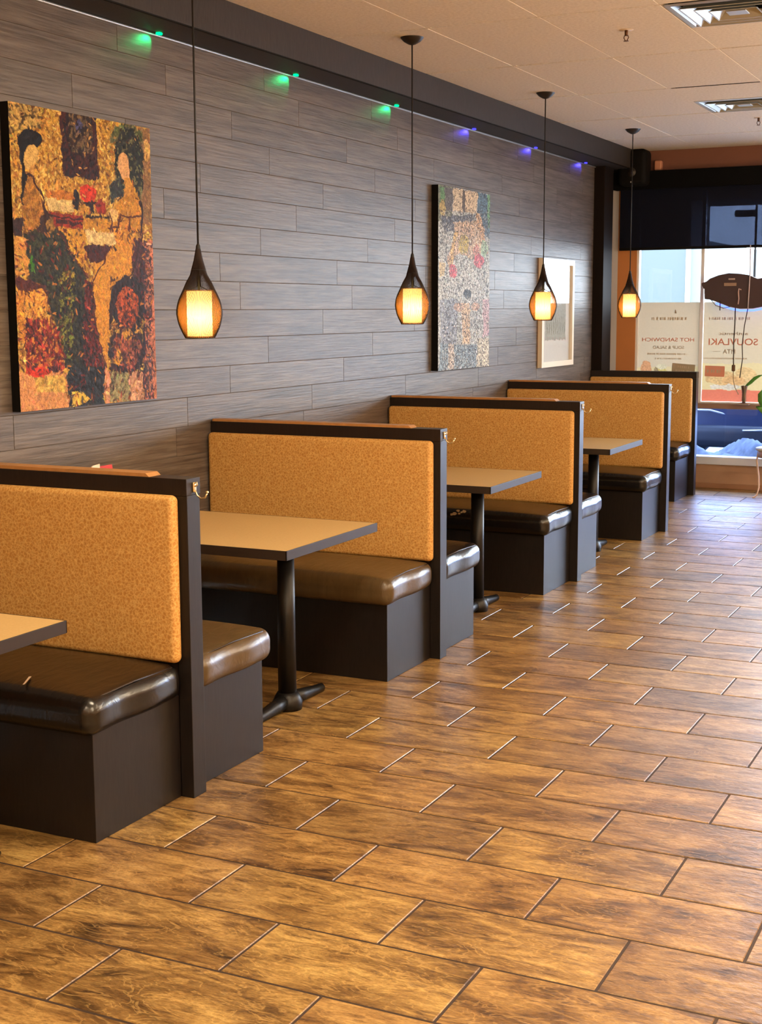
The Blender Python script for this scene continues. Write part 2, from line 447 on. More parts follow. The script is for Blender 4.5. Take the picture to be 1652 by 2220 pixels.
# parked car: only its lower side and front bumper show in the low pane
MCAR = plain('navy_car_paint', srgb(26, 36, 62), .3); MCARD = plain('car_dark_trim', srgb(16, 19, 28), .5)
car = empty('parked_car', (-.95, 15.0, -.1), 'dark blue car parked outside, seen through the low window pane', 'car')
def carwarp(x, y, z):
    if z > .18: x *= .8 if x < 0 else .78; y *= .86
    return x, y, z
MB().rbox((0, .9, .62), (2.15, .86, .30), .13, n=4, g=4).build('car_body', MCAR, car)
MB().rbox((-.5, .9, 1.12), (1.3, .78, .32), .16, n=4, g=3, warp=carwarp).build('car_cabin', plain('car_glass', srgb(40, 50, 60), .1), car)
MB().rbox((1.1, .9, .42), (1.13, .9, .13), .09, n=4, g=3).build('car_bumper', MCARD, car)
MB().tube([(.1, .015, .70), (1.0, .005, .70), (1.5, .03, .695), (1.72, .06, .64), (1.8, .1, .58)], .012).build('chrome_strip', MSILVER, car)
MB().tube([(1.86, -.01, .49), (2.1, -.012, .50), (2.24, .1, .5)], .010).build('chrome_strip', MSILVER, car)
for (wx, wy) in ((.85, 0), (-1.35, 0), (.85, 1.7), (-1.35, 1.7)):
    wh = MB(); pr = [(.0, -.1), (.2, -.1), (.31, -.09), (.33, -.05), (.33, .05), (.31, .09), (0, .09)]
    wh.lathe(pr, n=28); wh.v = [(x+wx, z+wy+.06, y+.33) for x, y, z in wh.v]
    o = wh.build('wheel', plain('tyre', srgb(24, 26, 34), .8), car)
    hb = MB().lathe([(0, -.115), (.15, -.11), (.19, -.10)], n=20); hb.v = [(x+wx, z+wy+.06, y+.33) for x, y, z in hb.v]
    hb.build('hubcap', MSILVER, o)
# ploughed snow
sn = MB(); nx, ny = 110, 26; vs = []
rs = np.random.RandomState(3)
for j in range(ny+1):
    for i in range(nx+1):
        x = -3+6.5*i/nx; y = 13.5+1.3*j/ny
        e = math.sin(PI*j/ny)**.6
        hgt = .08+.05*math.sin(x*5.1+1)+.05*math.sin(x*11+y*9)+.03*math.sin(x*23+y*17)+.03*rs.rand()
        vs.append((x, y, -.1+max(0, e*(hgt+.30)) if 0 < j < ny else -.11))
sn.add(vs, [(j*(nx+1)+i, j*(nx+1)+i+1, (j+1)*(nx+1)+i+1, (j+1)*(nx+1)+i) for j in range(ny) for i in range(nx)], True)
tag(sn.build('snow_bank', plain('dirty_snow', srgb(74, 80, 92), .8, noise=.5, nscale=9), fix=False), 'lumpy dirty snow bank ploughed up outside below the window', 'snow', kind='stuff')

# ------------------------------------------------------------------ booths
XD, HD, TD, XB, BD = 1.29, 1.1195, .078, 1.237, .481
def cushion_back(parent, xw, side, name='back_cushion'):
    # side -1: faces the camera (-y), +1 faces the window
    y0, y1 = (-.046, .002) if side < 0 else (TD-.002, TD+.046)
    def wp(x, y, z): return (x, y, z)
    b = MB().rbox((xw/2+.002, (y0+y1)/2, .775), (xw/2-.004, (y1-y0)/2, .290), .022, n=4, g=6)
    return b.build(name, MV, parent)
def seat(parent, xw, side, mat):
    yc = -.002-.527/2 if side < 0 else TD+.002+.527/2
    def wp(x, y, z):
        k = 1 if x > 0 else 0
        # soft wavy bulge along the outer end
        d = .006*math.sin(y*21)*max(0, (x/(xw/2))**8)
        zz = z + (.004*math.sin(x*9)*math.cos(y*8) if z > .03 else 0)
        return (x+d*k, y, zz)
    c = MB().rbox((xw/2, yc, .418), (xw/2, .2635, .062), .048, n=6, g=16, crown=.022, warp=wp)
    o = c.build('seat_cushion', mat, parent)
    s = -1 if side < 0 else 1
    xe = xw-.026; yf = yc+s*(.2635-.026)
    MB().tube([(.05, yf, .474), (xe-.05, yf, .476), (xe-.012, yf-s*.008, .475), (xe, yf-s*.03, .474), (xe, yc, .480), (xe, yc-s*.22, .474)], .0028, 6).build('piping', MPIPE, o)
    return o
def base(parent, xw, side):
    y0, y1 = (-BD, 0) if side < 0 else (TD, TD+BD)
    return MB().cbox(0.005, xw, y0, y1, 0, .365, .002).build('bench_base', MD, parent)
def booth(y, label, front_mat, back_mat, XE=XD, back=True, back_x=None, hook=True):
    t = empty('booth_bench', (0, y, 0), label, 'booth', 'back to back restaurant booth benches along the plank wall')
    MB().cbox(0.003, XE-.05, .004, TD-.004, .0, HD-.05, .001).build('divider_panel', MD2, t)
    MB().cbox(XE-.052, XE, 0, TD, 0, HD-.058, .002).build('end_post', MD, t)
    MB().cbox(0.003, XE+.001, -.003, TD+.003, HD-.058, HD, .002).build('top_rail', MD2, t)
    if back:
        cp = MB().prism([(.01, HD), (XE-.155, HD), (XE-.170, HD+.012), (.01, HD+.012)], 'y', .004, TD-.004)
        cp.build('top_cap', MCAPW, t)
    cushion_back(t, XE-.027, -1); seat(t, XE-.022, -1, front_mat); base(t, XE-.053, -1)
    if back:
        bx = back_x or XE
        cushion_back(t, bx-.027, 1); seat(t, bx-.018, 1, back_mat); base(t, bx-.053, 1)
    if hook:
        h = MB(); x = XE+.001; yc = TD*.55; z = HD-.035
        h.rbox((x+.002, yc, z+.004), (.0028, .009, .017), .0025, n=2, g=0)
        h.tube([(x+.004, yc, z+.016), (x+.012, yc, z+.021), (x+.014, yc, z+.012), (x+.005, yc, z+.006)], .0026, 8)
        h.tube([(x+.004, yc, z-.006), (x+.012, yc, z-.024), (x+.028, yc, z-.034), (x+.044, yc, z-.030), (x+.052, yc, z-.016)], [.0034, .0032, .003, .003, .003], 8)
        h.rbox((x+.053, yc, z-.011), (.005, .005, .005), .0045, n=3, g=0)
        h.build('coat_hook', MBRASS, t)
    return t
Y1, Y2, Y3, Y4, Y5 = 3.8748, 6.017, 8.1558, 10.3121, 12.4721
booth(Y1, 'nearest booth bench at the left edge, black near seat and brown far seat', MSB, MSBR)
booth(Y2, 'booth bench with a brown near seat, standing behind the whole first table', MSBR, MSB)
booth(Y3, 'black seated booth bench in the middle of the row, below the scribbled painting', MSB, MSB)
booth(Y4, 'black seated booth bench below the white framed picture, just before the last', MSB, MSB, back_x=.93)
booth(Y5, 'farthest and narrowest booth bench, next to the front window', MSB, MSB, XE=.99, back=False, hook=False)
# a pale tear on the nearest seat and a flaking patch on the middle one
sc_ = [o for o in bpy.data.objects if o.name.startswith('seat_cushion')]
near = [o for o in sc_ if o.parent and abs(o.parent.location.y-Y1) < .01][0]
MB().add([(.985, -.505, .4985), (.990, -.500, .4995), (.955, -.425, .503), (.948, -.430, .503)], [(0, 1, 2, 3)]).build('tear', plain('pale_tear', srgb(190, 165, 140), .7), near, fix=False)
mid = [o for o in sc_ if o.parent and abs(o.parent.location.y-Y3) < .01][0]
fk = MB(); rf = random.Random(8)
for i in range(16):
    x = .46+.30*rf.random(); z = .455+.035*rf.random(); a = rf.uniform(.006, .016); yy = -.531-.002*rf.random()
    p = [(x+a*math.cos(t_)*rf.uniform(.6, 1.3), yy, z+a*.7*math.sin(t_)*rf.uniform(.6, 1.3)) for t_ in (0, 1, 2.1, 3.1, 4.2, 5.2)]
    fk.add(p, [(0, 1, 2, 3, 4, 5)])
tag(fk.build('flaking_patch', plain('tan_backing', srgb(176, 150, 112), .7), mid, fix=False), kind='stuff')
# ------------------------------------------------------------------ tables
def table(y0, y1, xe, label):
    yc = (y0+y1)/2; h = (y1-y0)/2
    t = empty('dining_table', (0, yc, 0), label, 'table', 'rectangular dining tables between the booth benches')
    MB().cbox(.01, xe-.004, -h+.004, h-.004, .728, .760, .001).build('tabletop', MT, t)
    e = MB()
    e.cbox(.01, xe, -h, -h+.005, .722, .7605, .0012).cbox(.01, xe, h-.005, h, .722, .7605, .0012).cbox(xe-.005, xe, -h, h, .722, .7605, .0012)
    e.build('edge_band', MTE, t)
    for cx in (xe-.235, .22):
        MB().tube([(cx, 0, .05), (cx, 0, .70)], [.0395, .036], 24).build('column', MIRON, t)
        MB().cbox(cx-.12, cx+.12, -.12, .12, .70, .728, .003).build('mounting_plate', MIRON, t)
        b = MB().lathe([(.0, 0), (.062, 0), (.064, .035), (.055, .055), (.043, .075), (.0, .075)], (cx, 0, .0), 24)
        for s in (-1, 1):
            b.tube([(cx, s*.03, .035), (cx, s*.12, .030), (cx, s*.24, .020), (cx, s*.30, .017), (cx, s*.325, .015)], [.034, .029, .022, .020, .006], 12)
        b.build('base', MIRON, t)
    return t
table(2.45, 3.25, 1.27, 'tan dining table cut off by the left edge of the picture')
table(4.575, 5.375, 1.27, 'tan dining table nearest to be seen whole, in front of the brown seat')
table(6.724, 7.523, 1.27, 'tan dining table in front of the middle booth bench')
table(8.879, 9.679, 1.27, 'tan dining table farthest in view, in front of the fourth bench')

# red menu card on the first table
mc = empty('menu_card', (.11, 4.93, .7605), 'red folded card against the wall, its top just above the nearest bench', 'menu')
MB().prism([(-.05, 0), (-.044, 0), (0, .232), (.044, 0), (.05, 0), (.003, .24), (-.003, .24)], 'y', -.08, .10).build('card', plain('red_card', srgb(190, 30, 30), .5), mc)
MB().prism([(-.03, .235), (.0, .262), (.05, .266), (.05, .235)], 'x', -.006, .0).build('white_slip', plain('paper_white', srgb(240, 225, 215), .6), mc)
wb = bpy.data.objects['white_slip']; wb.location = (.02, -.06, -.012)

# ------------------------------------------------------------------ pendant lamps
def m_shade_glow():
    t = NT('glowing_pleated_shade')
    tc = t.n('ShaderNodeTexCoord'); sp = t.n('ShaderNodeSeparateXYZ'); t.l(tc.outputs['Object'], sp.inputs[0])
    # brighter round the bulb inside (z = .075 above the rim)
    d = t.n('ShaderNodeMath', operation='SUBTRACT', i_1=.085); t.l(sp.outputs['Z'], d.inputs[0])
    d2 = t.n('ShaderNodeMath', operation='ABSOLUTE'); t.l(d.outputs[0], d2.inputs[0])
    r = t.ramp(d2.outputs[0], [(0.0, (1, 1, 1)), (.035, (.62,)*3), (.075, (.27,)*3), (.13, (.20,)*3)])
    st = t.n('ShaderNodeMath', operation='MULTIPLY', i_1=11.0); t.l(r, st.inputs[0])
    e = t.n('ShaderNodeEmission', i_Color=(1.0, .66, .20, 1)); t.l(st.outputs[0], e.inputs['Strength']); t.l(e.outputs[0], t.out.inputs[0]); return t.m
MGLOW = m_shade_glow()
MWIRE = plain('dark_wire', srgb(38, 22, 14), .5, 0, .2)
MCORD = plain('black_cord', srgb(18, 15, 14), .6)
MCAN = plain('black_canopy', srgb(30, 24, 22), .4)
def m_wire_glow():  # added amber film imitating the lamplight on the wires
    t = NT('wire_glow_film'); tr = t.n('ShaderNodeBsdfTransparent', i_Color=(1, .93, .84, 1)); tl = t.n('ShaderNodeBsdfTranslucent', i_Color=(1, .40, .08, 1))
    mx = t.n('ShaderNodeMixShader', i_0=.30); t.l(tr.outputs[0], mx.inputs[1]).l(tl.outputs[0], mx.inputs[2]).l(mx.outputs[0], t.out.inputs[0]); return t.m
MWIREGLOW = m_wire_glow()
PROF = [(.0615, .0), (.076, .028), (.088, .058), (.0955, .093), (.0965, .108), (.094, .130), (.086, .160), (.0675, .200), (.053, .232), (.036, .262), (.0305, .283), (.0185, .325), (.0105, .366), (.006, .378)]
from itertools import accumulate
def smooth_prof(P, m=4):
    out = []
    for i in range(len(P)-1):
        p0 = P[max(i-1, 0)]; p1 = P[i]; p2 = P[i+1]; p3 = P[min(i+2, len(P)-1)]
        for k in range(m):
            s = k/m
            out.append(tuple(.5*((2*p1[j])+(-p0[j]+p2[j])*s+(2*p0[j]-5*p1[j]+4*p2[j]-p3[j])*s*s+(-p0[j]+3*p1[j]-3*p2[j]+p3[j])*s**3) for j in (0, 1)))
    return out+[P[-1]]
def pendant(loc, label):
    zc = HC-loc[2]
    t = empty('pendant_lamp', loc, label, 'pendant lamp', 'teardrop wire pendant lamps over the tables')
    c = MB(); sp = smooth_prof(PROF, 2); NW = 104
    for k in range(NW):
        a = 2*PI*k/NW
        c.tube([(r*math.cos(a), r*math.sin(a), z) for r, z in sp], .00095, 3, cap=False)
    c.build('wire_cage', MWIRE, t, fix=False)
    rg = MB()
    for (r, z, w_, nm) in ((.0615, .001, .0018, 'rim'), (.0305, .283, .0016, 'neck_ring')):
        rg = MB().tube([(r*math.cos(2*PI*k/40), r*math.sin(2*PI*k/40), z) for k in range(41)], w_, 6, cap=False); rg.build(nm, MCORD, t)
    rg = MB()
    rg.lathe([(.004, .392), (.009, .382), (.011, .362), (.008, .35), (.0, .35)], n=16)
    for k in range(3):
        a = 2*PI*k/3; rg.tube([(.05*math.cos(a), .05*math.sin(a), .196), (.008*math.cos(a), .008*math.sin(a), .215), (.006*math.cos(a), .006*math.sin(a), .26)], .0022, 6)
    rg.tube([(0, 0, .2), (0, 0, .38)], .007, 8)
    rg.build('stem', MCORD, t)
    sl = MB().lathe([(r*.955, z) for r, z in sp if z < .205], n=48); sl.build('wire_glow_sleeve', MWIREGLOW, t, fix=False)  # added layer, stands in for wires lit from inside
    ps = MB(); n = 96; vs = []
    for z in (.008, .04, .07, .10, .13, .16, .196):
        for k in range(n):
            r = .0515+(.0012 if k % 2 else 0); a = 2*PI*k/n; vs.append((r*math.cos(a), r*math.sin(a), z))
    ps.add(vs, [(i*n+k, i*n+(k+1) % n, (i+1)*n+(k+1) % n, (i+1)*n+k) for i in range(6) for k in range(n)])
    ps.build('inner_shade', MGLOW, t)
    MB().tube([(0, 0, .385), (0, 0, zc-.03)], .0042, 8).build('cord', MCORD, t)
    MB().lathe([(.006, -.040), (.02, -.036), (.045, -.022), (.060, -.006), (.064, 0), (.064, .001)], (0, 0, zc-.001), 32).build('canopy', MCAN, t)
    return t
pendant((.6475, 4.9555, 1.567), 'nearest and largest pendant lamp, beside the painting of two seated women')
pendant((.6475, 7.0996, 1.6018), 'pendant lamp hanging left of the scribbled grey painting')
pendant((.6475, 9.2829, 1.6039), 'pendant lamp hanging in front of the white framed picture')
pendant((.6475, 11.4514, 1.6084), 'farthest and smallest pendant lamp, in front of the orange wall by the window')

# ------------------------------------------------------------------ LED spots on the crown
def led(y, col, name, label, grp):
    t = empty('led_spot', (.035, y, 2.968), label, 'led light', grp)
    MB().rbox((0, 0, -.004), (.012, .014, .006), .005, n=3, g=0).build('lens', emis(name, (*col, 1), 2.2), t)
    l = bpy.data.lights.new('led_beam', 'SPOT'); l.energy = 1.2 if col[1] > .5 else 1.3; l.color = col; l.spot_size = 1.5; l.spot_blend = .8; l.shadow_soft_size = .006
    o = bpy.data.objects.new('led_beam', l); COL.objects.link(o); o.parent = t; o.location = (0, -.01, -.016)
    d = Vector((-.035, -.045, -.035)); o.rotation_euler = d.to_track_quat('-Z', 'Y').to_euler()
for i, n in enumerate(('leftmost', 'middle', 'rightmost')):
    led(5.60+1.299*i, (.0, 1, .25), 'green_led', n+' of the three green LED spots under the crown beam', 'green LED spots')
for i, n in enumerate(('leftmost', 'middle', 'rightmost')):
    led(9.50+1.31*i, (.06, .05, 1), 'blue_led', n+' of the three blue LED spots under the crown beam', 'blue LED spots')

# ------------------------------------------------------------------ paintings
def vnoise(h, w_, cy, cx, rs):
    g = rs.rand(cy+2, cx+2); yy = np.linspace(0, cy, h); xx = np.linspace(0, cx, w_)
    y0 = yy.astype(int); x0 = xx.astype(int); fy = (yy-y0)[:, None]; fx = (xx-x0)[None, :]
    fy = fy*fy*(3-2*fy); fx = fx*fx*(3-2*fx)
    a = g[y0][:, x0]; b = g[y0][:, x0+1]; c = g[y0+1][:, x0]; d = g[y0+1][:, x0+1]
    return (a*(1-fx)+b*fx)*(1-fy)+(c*(1-fx)+d*fx)*fy
def homog(quad):
    """maps (s,t) in unit square (t down) to the traced coordinates"""
    src = [(0, 0), (1, 0), (1, 1), (0, 1)]; A = []; b = []
    for (s, t), (x, y) in zip(src, quad):
        A.append([s, t, 1, 0, 0, 0, -x*s, -x*t]); b.append(x)
        A.append([0, 0, 0, s, t, 1, -y*s, -y*t]); b.append(y)
    h = np.linalg.solve(np.array(A, float), np.array(b, float)); return np.append(h, 1).reshape(3, 3)
def inpoly(X, Y, P):
    ins = np.zeros(X.shape, bool); n = len(P)
    for i in range(n):
        x1, y1 = P[i]; x2, y2 = P[(i+1) % n]
        if y1 == y2: continue
        c = ((y1 > Y) != (y2 > Y)) & (X < (x2-x1)*(Y-y1)/(y2-y1)+x1); ins ^= c
    return ins
class Canvas:
    def __init__(s, w_, h, quad, seed, wob=12):
        s.tint = (1, 1, 1); s.w, s.h = w_, h; s.rs = np.random.RandomState(seed)
        Hm = homog(quad); S_, T_ = np.meshgrid(np.linspace(0, 1, w_), np.linspace(0, 1, h))
        D = Hm[2, 0]*S_+Hm[2, 1]*T_+1; s.X = (Hm[0, 0]*S_+Hm[0, 1]*T_+Hm[0, 2])/D; s.Y = (Hm[1, 0]*S_+Hm[1, 1]*T_+Hm[1, 2])/D
        s.X = s.X+(vnoise(h, w_, 40, 30, s.rs)-.5)*wob*2; s.Y = s.Y+(vnoise(h, w_, 40, 30, s.rs)-.5)*wob*2
        s.c = np.zeros((h, w_, 3))
    def put(s, m, col, var=.25, alpha=1):
        col = np.array(srgb(*col)[:3]); v = 1+(vnoise(s.h, s.w, 110, 80, s.rs)-.5)*2*var
        a = (m*alpha)[..., None]; s.c = s.c*(1-a)+a*col*v[..., None]*np.array(s.tint)
    def poly(s, P, col, **k): s.put(inpoly(s.X, s.Y, P).astype(float), col, **k)
    def ell(s, cx, cy, rx, ry, col, ang=0, **k):
        a = math.radians(ang); x = s.X-cx; y = s.Y-cy; u = x*math.cos(a)+y*math.sin(a); v = -x*math.sin(a)+y*math.cos(a)
        s.put(((u/rx)**2+(v/ry)**2 < 1).astype(float), col, **k)
    def line(s, P, wd, col, **k):
        m = np.zeros(s.X.shape, bool)
        for (x1, y1), (x2, y2) in zip(P[:-1], P[1:]):
            L = (x2-x1)**2+(y2-y1)**2+1e-6; t = np.clip(((s.X-x1)*(x2-x1)+(s.Y-y1)*(y2-y1))/L, 0, 1)
            m |= (s.X-x1-t*(x2-x1))**2+(s.Y-y1-t*(y2-y1))**2 < wd*wd
        s.put(m.astype(float), col, **k)
    def speckle(s, P, col, thr=.6, cells=(120, 90), alpha=.9):
        m = inpoly(s.X, s.Y, P) & (vnoise(s.h, s.w, cells[0], cells[1], s.rs) > thr); s.put(m.astype(float), col, alpha=alpha)
def dabs(cv, n, r0, r1, amt, dark=None, seed=1, region=None, swirl=3.0):
    """short brush strokes jittering the local colour"""
    rr_ = np.random.RandomState(seed); fld = vnoise(cv.h, cv.w, 14, 10, rr_)
    for _ in range(n):
        cx, cy = rr_.randint(0, cv.w), rr_.randint(0, cv.h)
        if region is not None and not region[cy, cx]: continue
        L = rr_.uniform(r0, r1); wd = L*rr_.uniform(.22, .4); a = fld[cy, cx]*swirl*2+rr_.uniform(-.7, .7); R_ = int(L)+1
        x0, x1, y0, y1 = max(0, cx-R_), min(cv.w, cx+R_+1), max(0, cy-R_), min(cv.h, cy+R_+1)
        yy, xx = np.mgrid[y0:y1, x0:x1]; u = (xx-cx)*math.cos(a)+(yy-cy)*math.sin(a); v = -(xx-cx)*math.sin(a)+(yy-cy)*math.cos(a)
        m = ((u/L)**2+(v/max(wd, .6))**2 < 1)[..., None]
        col = cv.c[cy, cx]*rr_.uniform(1-amt, 1+amt)*np.array([rr_.uniform(.85, 1.15) for _k in range(3)])
        if dark is not None and rr_.rand() < .35: col = np.array(srgb(*dark[rr_.randint(len(dark))])[:3])*rr_.uniform(.6, 1.2)
        cv.c[y0:y1, x0:x1] = np.where(m, col*.8+cv.c[y0:y1, x0:x1]*.2, cv.c[y0:y1, x0:x1])
def picture(cv, name, mat, parent, origin, du, dv, normal_off=(0, 0, 0), relief=0.0):
    """grid mesh; origin = top-left, du = vector across, dv = vector down"""
    w_, h = cv.w, cv.h; o = np.array(origin); du = np.array(du); dv = np.array(dv)
    Sx, Ty = np.meshgrid(np.linspace(0, 1, w_), np.linspace(0, 1, h))
    P = o+Sx[..., None]*du+Ty[..., None]*dv
    if relief: P[..., 0] += relief*vnoise(h, w_, 100, 70, cv.rs)
    idx = np.arange(w_*h).reshape(h, w_)
    f = np.stack([idx[:-1, :-1], idx[1:, :-1], idx[1:, 1:], idx[:-1, 1:]], -1).reshape(-1, 4)
    me = bpy.data.meshes.new(name); me.from_pydata(P.reshape(-1, 3).tolist(), [], f.tolist()); me.update()
    ca = me.color_attributes.new('paint', 'FLOAT_COLOR', 'POINT')
    c4 = np.ones((w_*h, 4), np.float32); c4[:, :3] = np.clip(cv.c.reshape(-1, 3), 0, 1); ca.data.foreach_set('color', c4.ravel())
    me.materials.append(mat); ob = bpy.data.objects.new(name, me); COL.objects.link(ob); ob.parent = parent
    return ob
def m_paint(name, speck=.5, rough=.45, bump=.6, sc=110, gam=1.0, curl=None, amt=.7, ink=(.02, .018, .025, 1)):
    t = NT(name); at = t.n('ShaderNodeAttribute', attribute_name='paint')
    v = t.coord(); n = t.noise(v, sc*1.5, 4, .7, .2); n2 = t.noise(t.coord(loc=(2, 5, 1)), sc*1.4, 4, .6, .3)
    c = t.mix(speck, at.outputs['Color'], t.ramp(n, [(.3, (.35, .3, .28)), (.5, (1, 1, 1)), (.72, (1.45, 1.4, 1.3))]), 'MULTIPLY')
    if curl:
        sq = t.n('ShaderNodeTexNoise', i_Scale=1.0, i_Detail=2.5, i_Roughness=.6, i_Distortion=.6); t.l(t.coord(curl), sq.inputs['Vector'])
        k = t.ramp(sq.outputs['Fac'], [(.455, (0, 0, 0)), (.475, (1, 1, 1)), (.505, (1, 1, 1)), (.525, (0, 0, 0))])
        msk = t.n('ShaderNodeMath', operation='MULTIPLY', i_1=amt); t.l(k, msk.inputs[0])
        c = t.mix(msk.outputs[0], c, ink)
    gm = t.n('ShaderNodeGamma', i_Gamma=gam); t.l(c, gm.inputs[0]); c = gm.outputs[0]
    t.base(c); t.bump(n2, bump, .002); t.set(Roughness=rough); t.b.inputs['Specular IOR Level'].default_value = .12; return t.m

# painting 1: two women seated at a table
A = empty('canvas_painting', (0, 4.515, 1.268), 'large textured painting of two seated women in gold, red and dark green', 'painting')
MB().box(.002, .044, 0, .972, 0, 1.252).build('canvas_sides', MBLK, A)
q = Canvas(330, 430, [(30, 80), (1005, 240), (1035, 2035), (148, 2140)], 5, 10); q.tint = (.92, 1.1, 1.0)
ALL = [(-200, -200), (1400, -200), (1400, 2500), (-200, 2500)]
q.poly(ALL, (196, 146, 70), var=.35); q.speckle(ALL, (150, 98, 42), .62); q.speckle(ALL, (225, 185, 115), .72)
q.poly([(30, 80), (240, 110), (250, 260), (40, 300)], (190, 150, 95), var=.5); q.speckle([(30, 80), (300, 120), (250, 270), (40, 400)], (90, 70, 50), .62)
q.poly([(385, 130), (640, 170), (655, 610), (410, 592)], (78, 34, 32)); q.poly([(440, 140), (605, 165), (610, 430), (455, 420)], (120, 92, 70), var=.6)
q.ell(520, 240, 26, 50, (92, 84, 130)); q.speckle([(400, 130), (640, 170), (655, 610), (410, 592)], (35, 20, 28), .55)
q.poly([(930, 240), (1010, 240), (1015, 900), (950, 900)], (150, 110, 80)); q.ell(985, 400, 22, 80, (225, 175, 115))
q.ell(850, 300, 110, 90, (88, 90, 58), var=.5); q.ell(860, 520, 100, 290, (46, 46, 42), var=.6); q.poly([(720, 640), (800, 560), (830, 700), (740, 770)], (60, 62, 66), var=.6)
q.speckle([(730, 220), (960, 220), (960, 820), (720, 820)], (130, 120, 90), .7)
q.ell(180, 350, 80, 78, (26, 18, 20)); q.poly([(104, 350), (150, 420), (150, 560), (165, 600), (150, 700), (135, 800), (128, 560)], (28, 20, 20))
q.ell(190, 465, 44, 92, (216, 170, 112), ang=12, var=.1); q.poly([(190, 540), (225, 500), (215, 600), (190, 600)], (205, 150, 90), var=.1)
q.poly([(160, 590), (205, 585), (255, 680), (300, 850), (262, 960), (150, 965), (138, 800)], (172, 118, 52), var=.5)
q.line([(165, 580), (215, 620), (262, 700), (300, 850)], 7, (88, 40, 24)); q.line([(262, 720), (290, 790)], 9, (225, 170, 95))
q.poly([(292, 690), (480, 690), (480, 750), (300, 740)], (192, 120, 52)); q.poly([(300, 742), (482, 755), (482, 832), (312, 832)], (216, 180, 136), var=.12)
q.poly([(300, 838), (545, 850), (545, 945), (370, 936), (340, 880)], (150, 52, 30)); q.poly([(370, 880), (540, 900), (540, 925), (375, 912)], (70, 30, 26))
q.poly([(545, 868), (745, 885), (745, 955), (550, 950)], (196, 138, 54)); q.line([(580, 858), (720, 862)], 8, (45, 28, 26))
q.poly([(560, 952), (768, 962), (766, 1048), (585, 1045)], (222, 184, 140), var=.12); q.poly([(555, 1045), (742, 1052), (712, 1140), (640, 1170), (600, 1170)], (82, 36, 34))
q.ell(500, 740, 20, 75, (40, 26, 30)); q.ell(580, 700, 52, 58, (206, 66, 34), var=.4); q.line([(530, 770), (630, 770)], 12, (52, 26, 24)); q.ell(555, 810, 18, 40, (200, 140, 60)); q.ell(606, 800, 16, 48, (45, 28, 26)); q.ell(670, 790, 34, 50, (150, 52, 36), var=.5)
q.poly([(375, 936), (560, 950), (565, 1130), (605, 1290), (560, 1240), (470, 1110)], (206, 146, 58))
q.poly([(152, 980), (300, 930), (400, 960), (480, 1100), (565, 1250), (610, 1450), (690, 1850), (428, 1850), (388, 1600), (330, 1450), (300, 1340), (190, 1320)], (62, 58, 40), var=.6)
q.ell(300, 920, 50, 70, (66, 38, 30)); q.ell(330, 925, 28, 50, (150, 108, 56), var=.5)
q.poly([(400, 1250), (490, 1240), (480, 1800), (405, 1800)], (128, 122, 54), var=.5); q.ell(440, 1280, 60, 60, (150, 130, 50), var=.8, alpha=.7); q.ell(200, 1190, 26, 50, (70, 120, 40))
q.poly([(560, 1280), (612, 1300), (690, 1840), (545, 1840)], (120, 42, 34), var=.6); q.speckle([(400, 1250), (700, 1300), (700, 1850), (400, 1850)], (36, 28, 26), .62)
q.speckle([(160, 980), (500, 980), (640, 1850), (400, 1850), (190, 1320)], (30, 30, 28), .6)
q.poly([(835, 600), (885, 625), (940, 740), (950, 962), (755, 962), (722, 830), (822, 718)], (200, 138, 52)); q.ell(828, 510, 42, 100, (222, 166, 126), ang=-10, var=.1)
q.poly([(828, 600), (870, 600), (880, 700), (830, 720)], (208, 148, 74), var=.15)
q.poly([(790, 840), (865, 850), (850, 940), (785, 930)], (190, 130, 56)); q.line([(725, 930), (790, 930), (800, 840), (870, 860), (940, 850)], 6, (100, 50, 26)); q.line([(862, 850), (858, 940), (940, 970)], 6, (100, 50, 26)); q.ell(752, 850, 30, 50, (226, 180, 124), var=.15)
q.poly([(758, 960), (890, 970), (880, 1240), (760, 1350), (725, 1600), (708, 1850), (640, 1620), (606, 1300), (640, 1175), (705, 1140)], (208, 144, 56), var=.22)
q.poly([(888, 985), (965, 1000), (970, 2050), (945, 2050), (950, 1500), (880, 1240)], (88, 46, 48), var=.7)
q.ell(850, 1430, 120, 185, (46, 34, 42), var=.5); q.ell(842, 1450, 76, 135, (176, 84, 44), var=.7); q.speckle([(730, 1250), (960, 1250), (960, 1900), (730, 1900)], (44, 30, 40), .64)
q.ell(840, 1740, 122, 145, (52, 34, 40), var=.5); q.ell(840, 1730, 96, 118, (160, 86, 70), var=.7); q.ell(785, 1780, 26, 50, (220, 160, 70)); q.ell(840, 1630, 40, 40, (214, 150, 66))
q.speckle([(740, 1560), (950, 1560), (950, 1880), (740, 1880)], (60, 32, 40), .62)
q.poly([(962, 1010), (1040, 1000), (1050, 2050), (962, 2050)], (196, 122, 104), var=.3); q.speckle([(940, 1000), (1010, 1000), (1010, 2050), (950, 2050)], (52, 44, 62), .5)
q.poly([(75, 880), (140, 885), (145, 1005), (80, 1005)], (62, 34, 32)); q.poly([(84, 1008), (165, 1015), (185, 1262), (96, 1262)], (208, 146, 78), var=.15)
q.poly([(96, 1262), (310, 1330), (330, 1450), (150, 1450), (105, 1340)], (96, 44, 36)); q.poly([(105, 1355), (155, 1360), (175, 1700), (125, 1700)], (208, 140, 60)); q.ell(240, 1440, 78, 95, (218, 152, 74), var=.2)
q.poly([(165, 1540), (330, 1540), (400, 1620), (430, 1900), (185, 1920), (170, 1700)], (150, 56, 44), var=.8); q.speckle([(165, 1540), (330, 1540), (400, 1640), (430, 1900), (185, 1920)], (216, 140, 60), .68); q.speckle([(165, 1540), (400, 1600), (430, 1900), (185, 1920)], (54, 28, 34), .68)
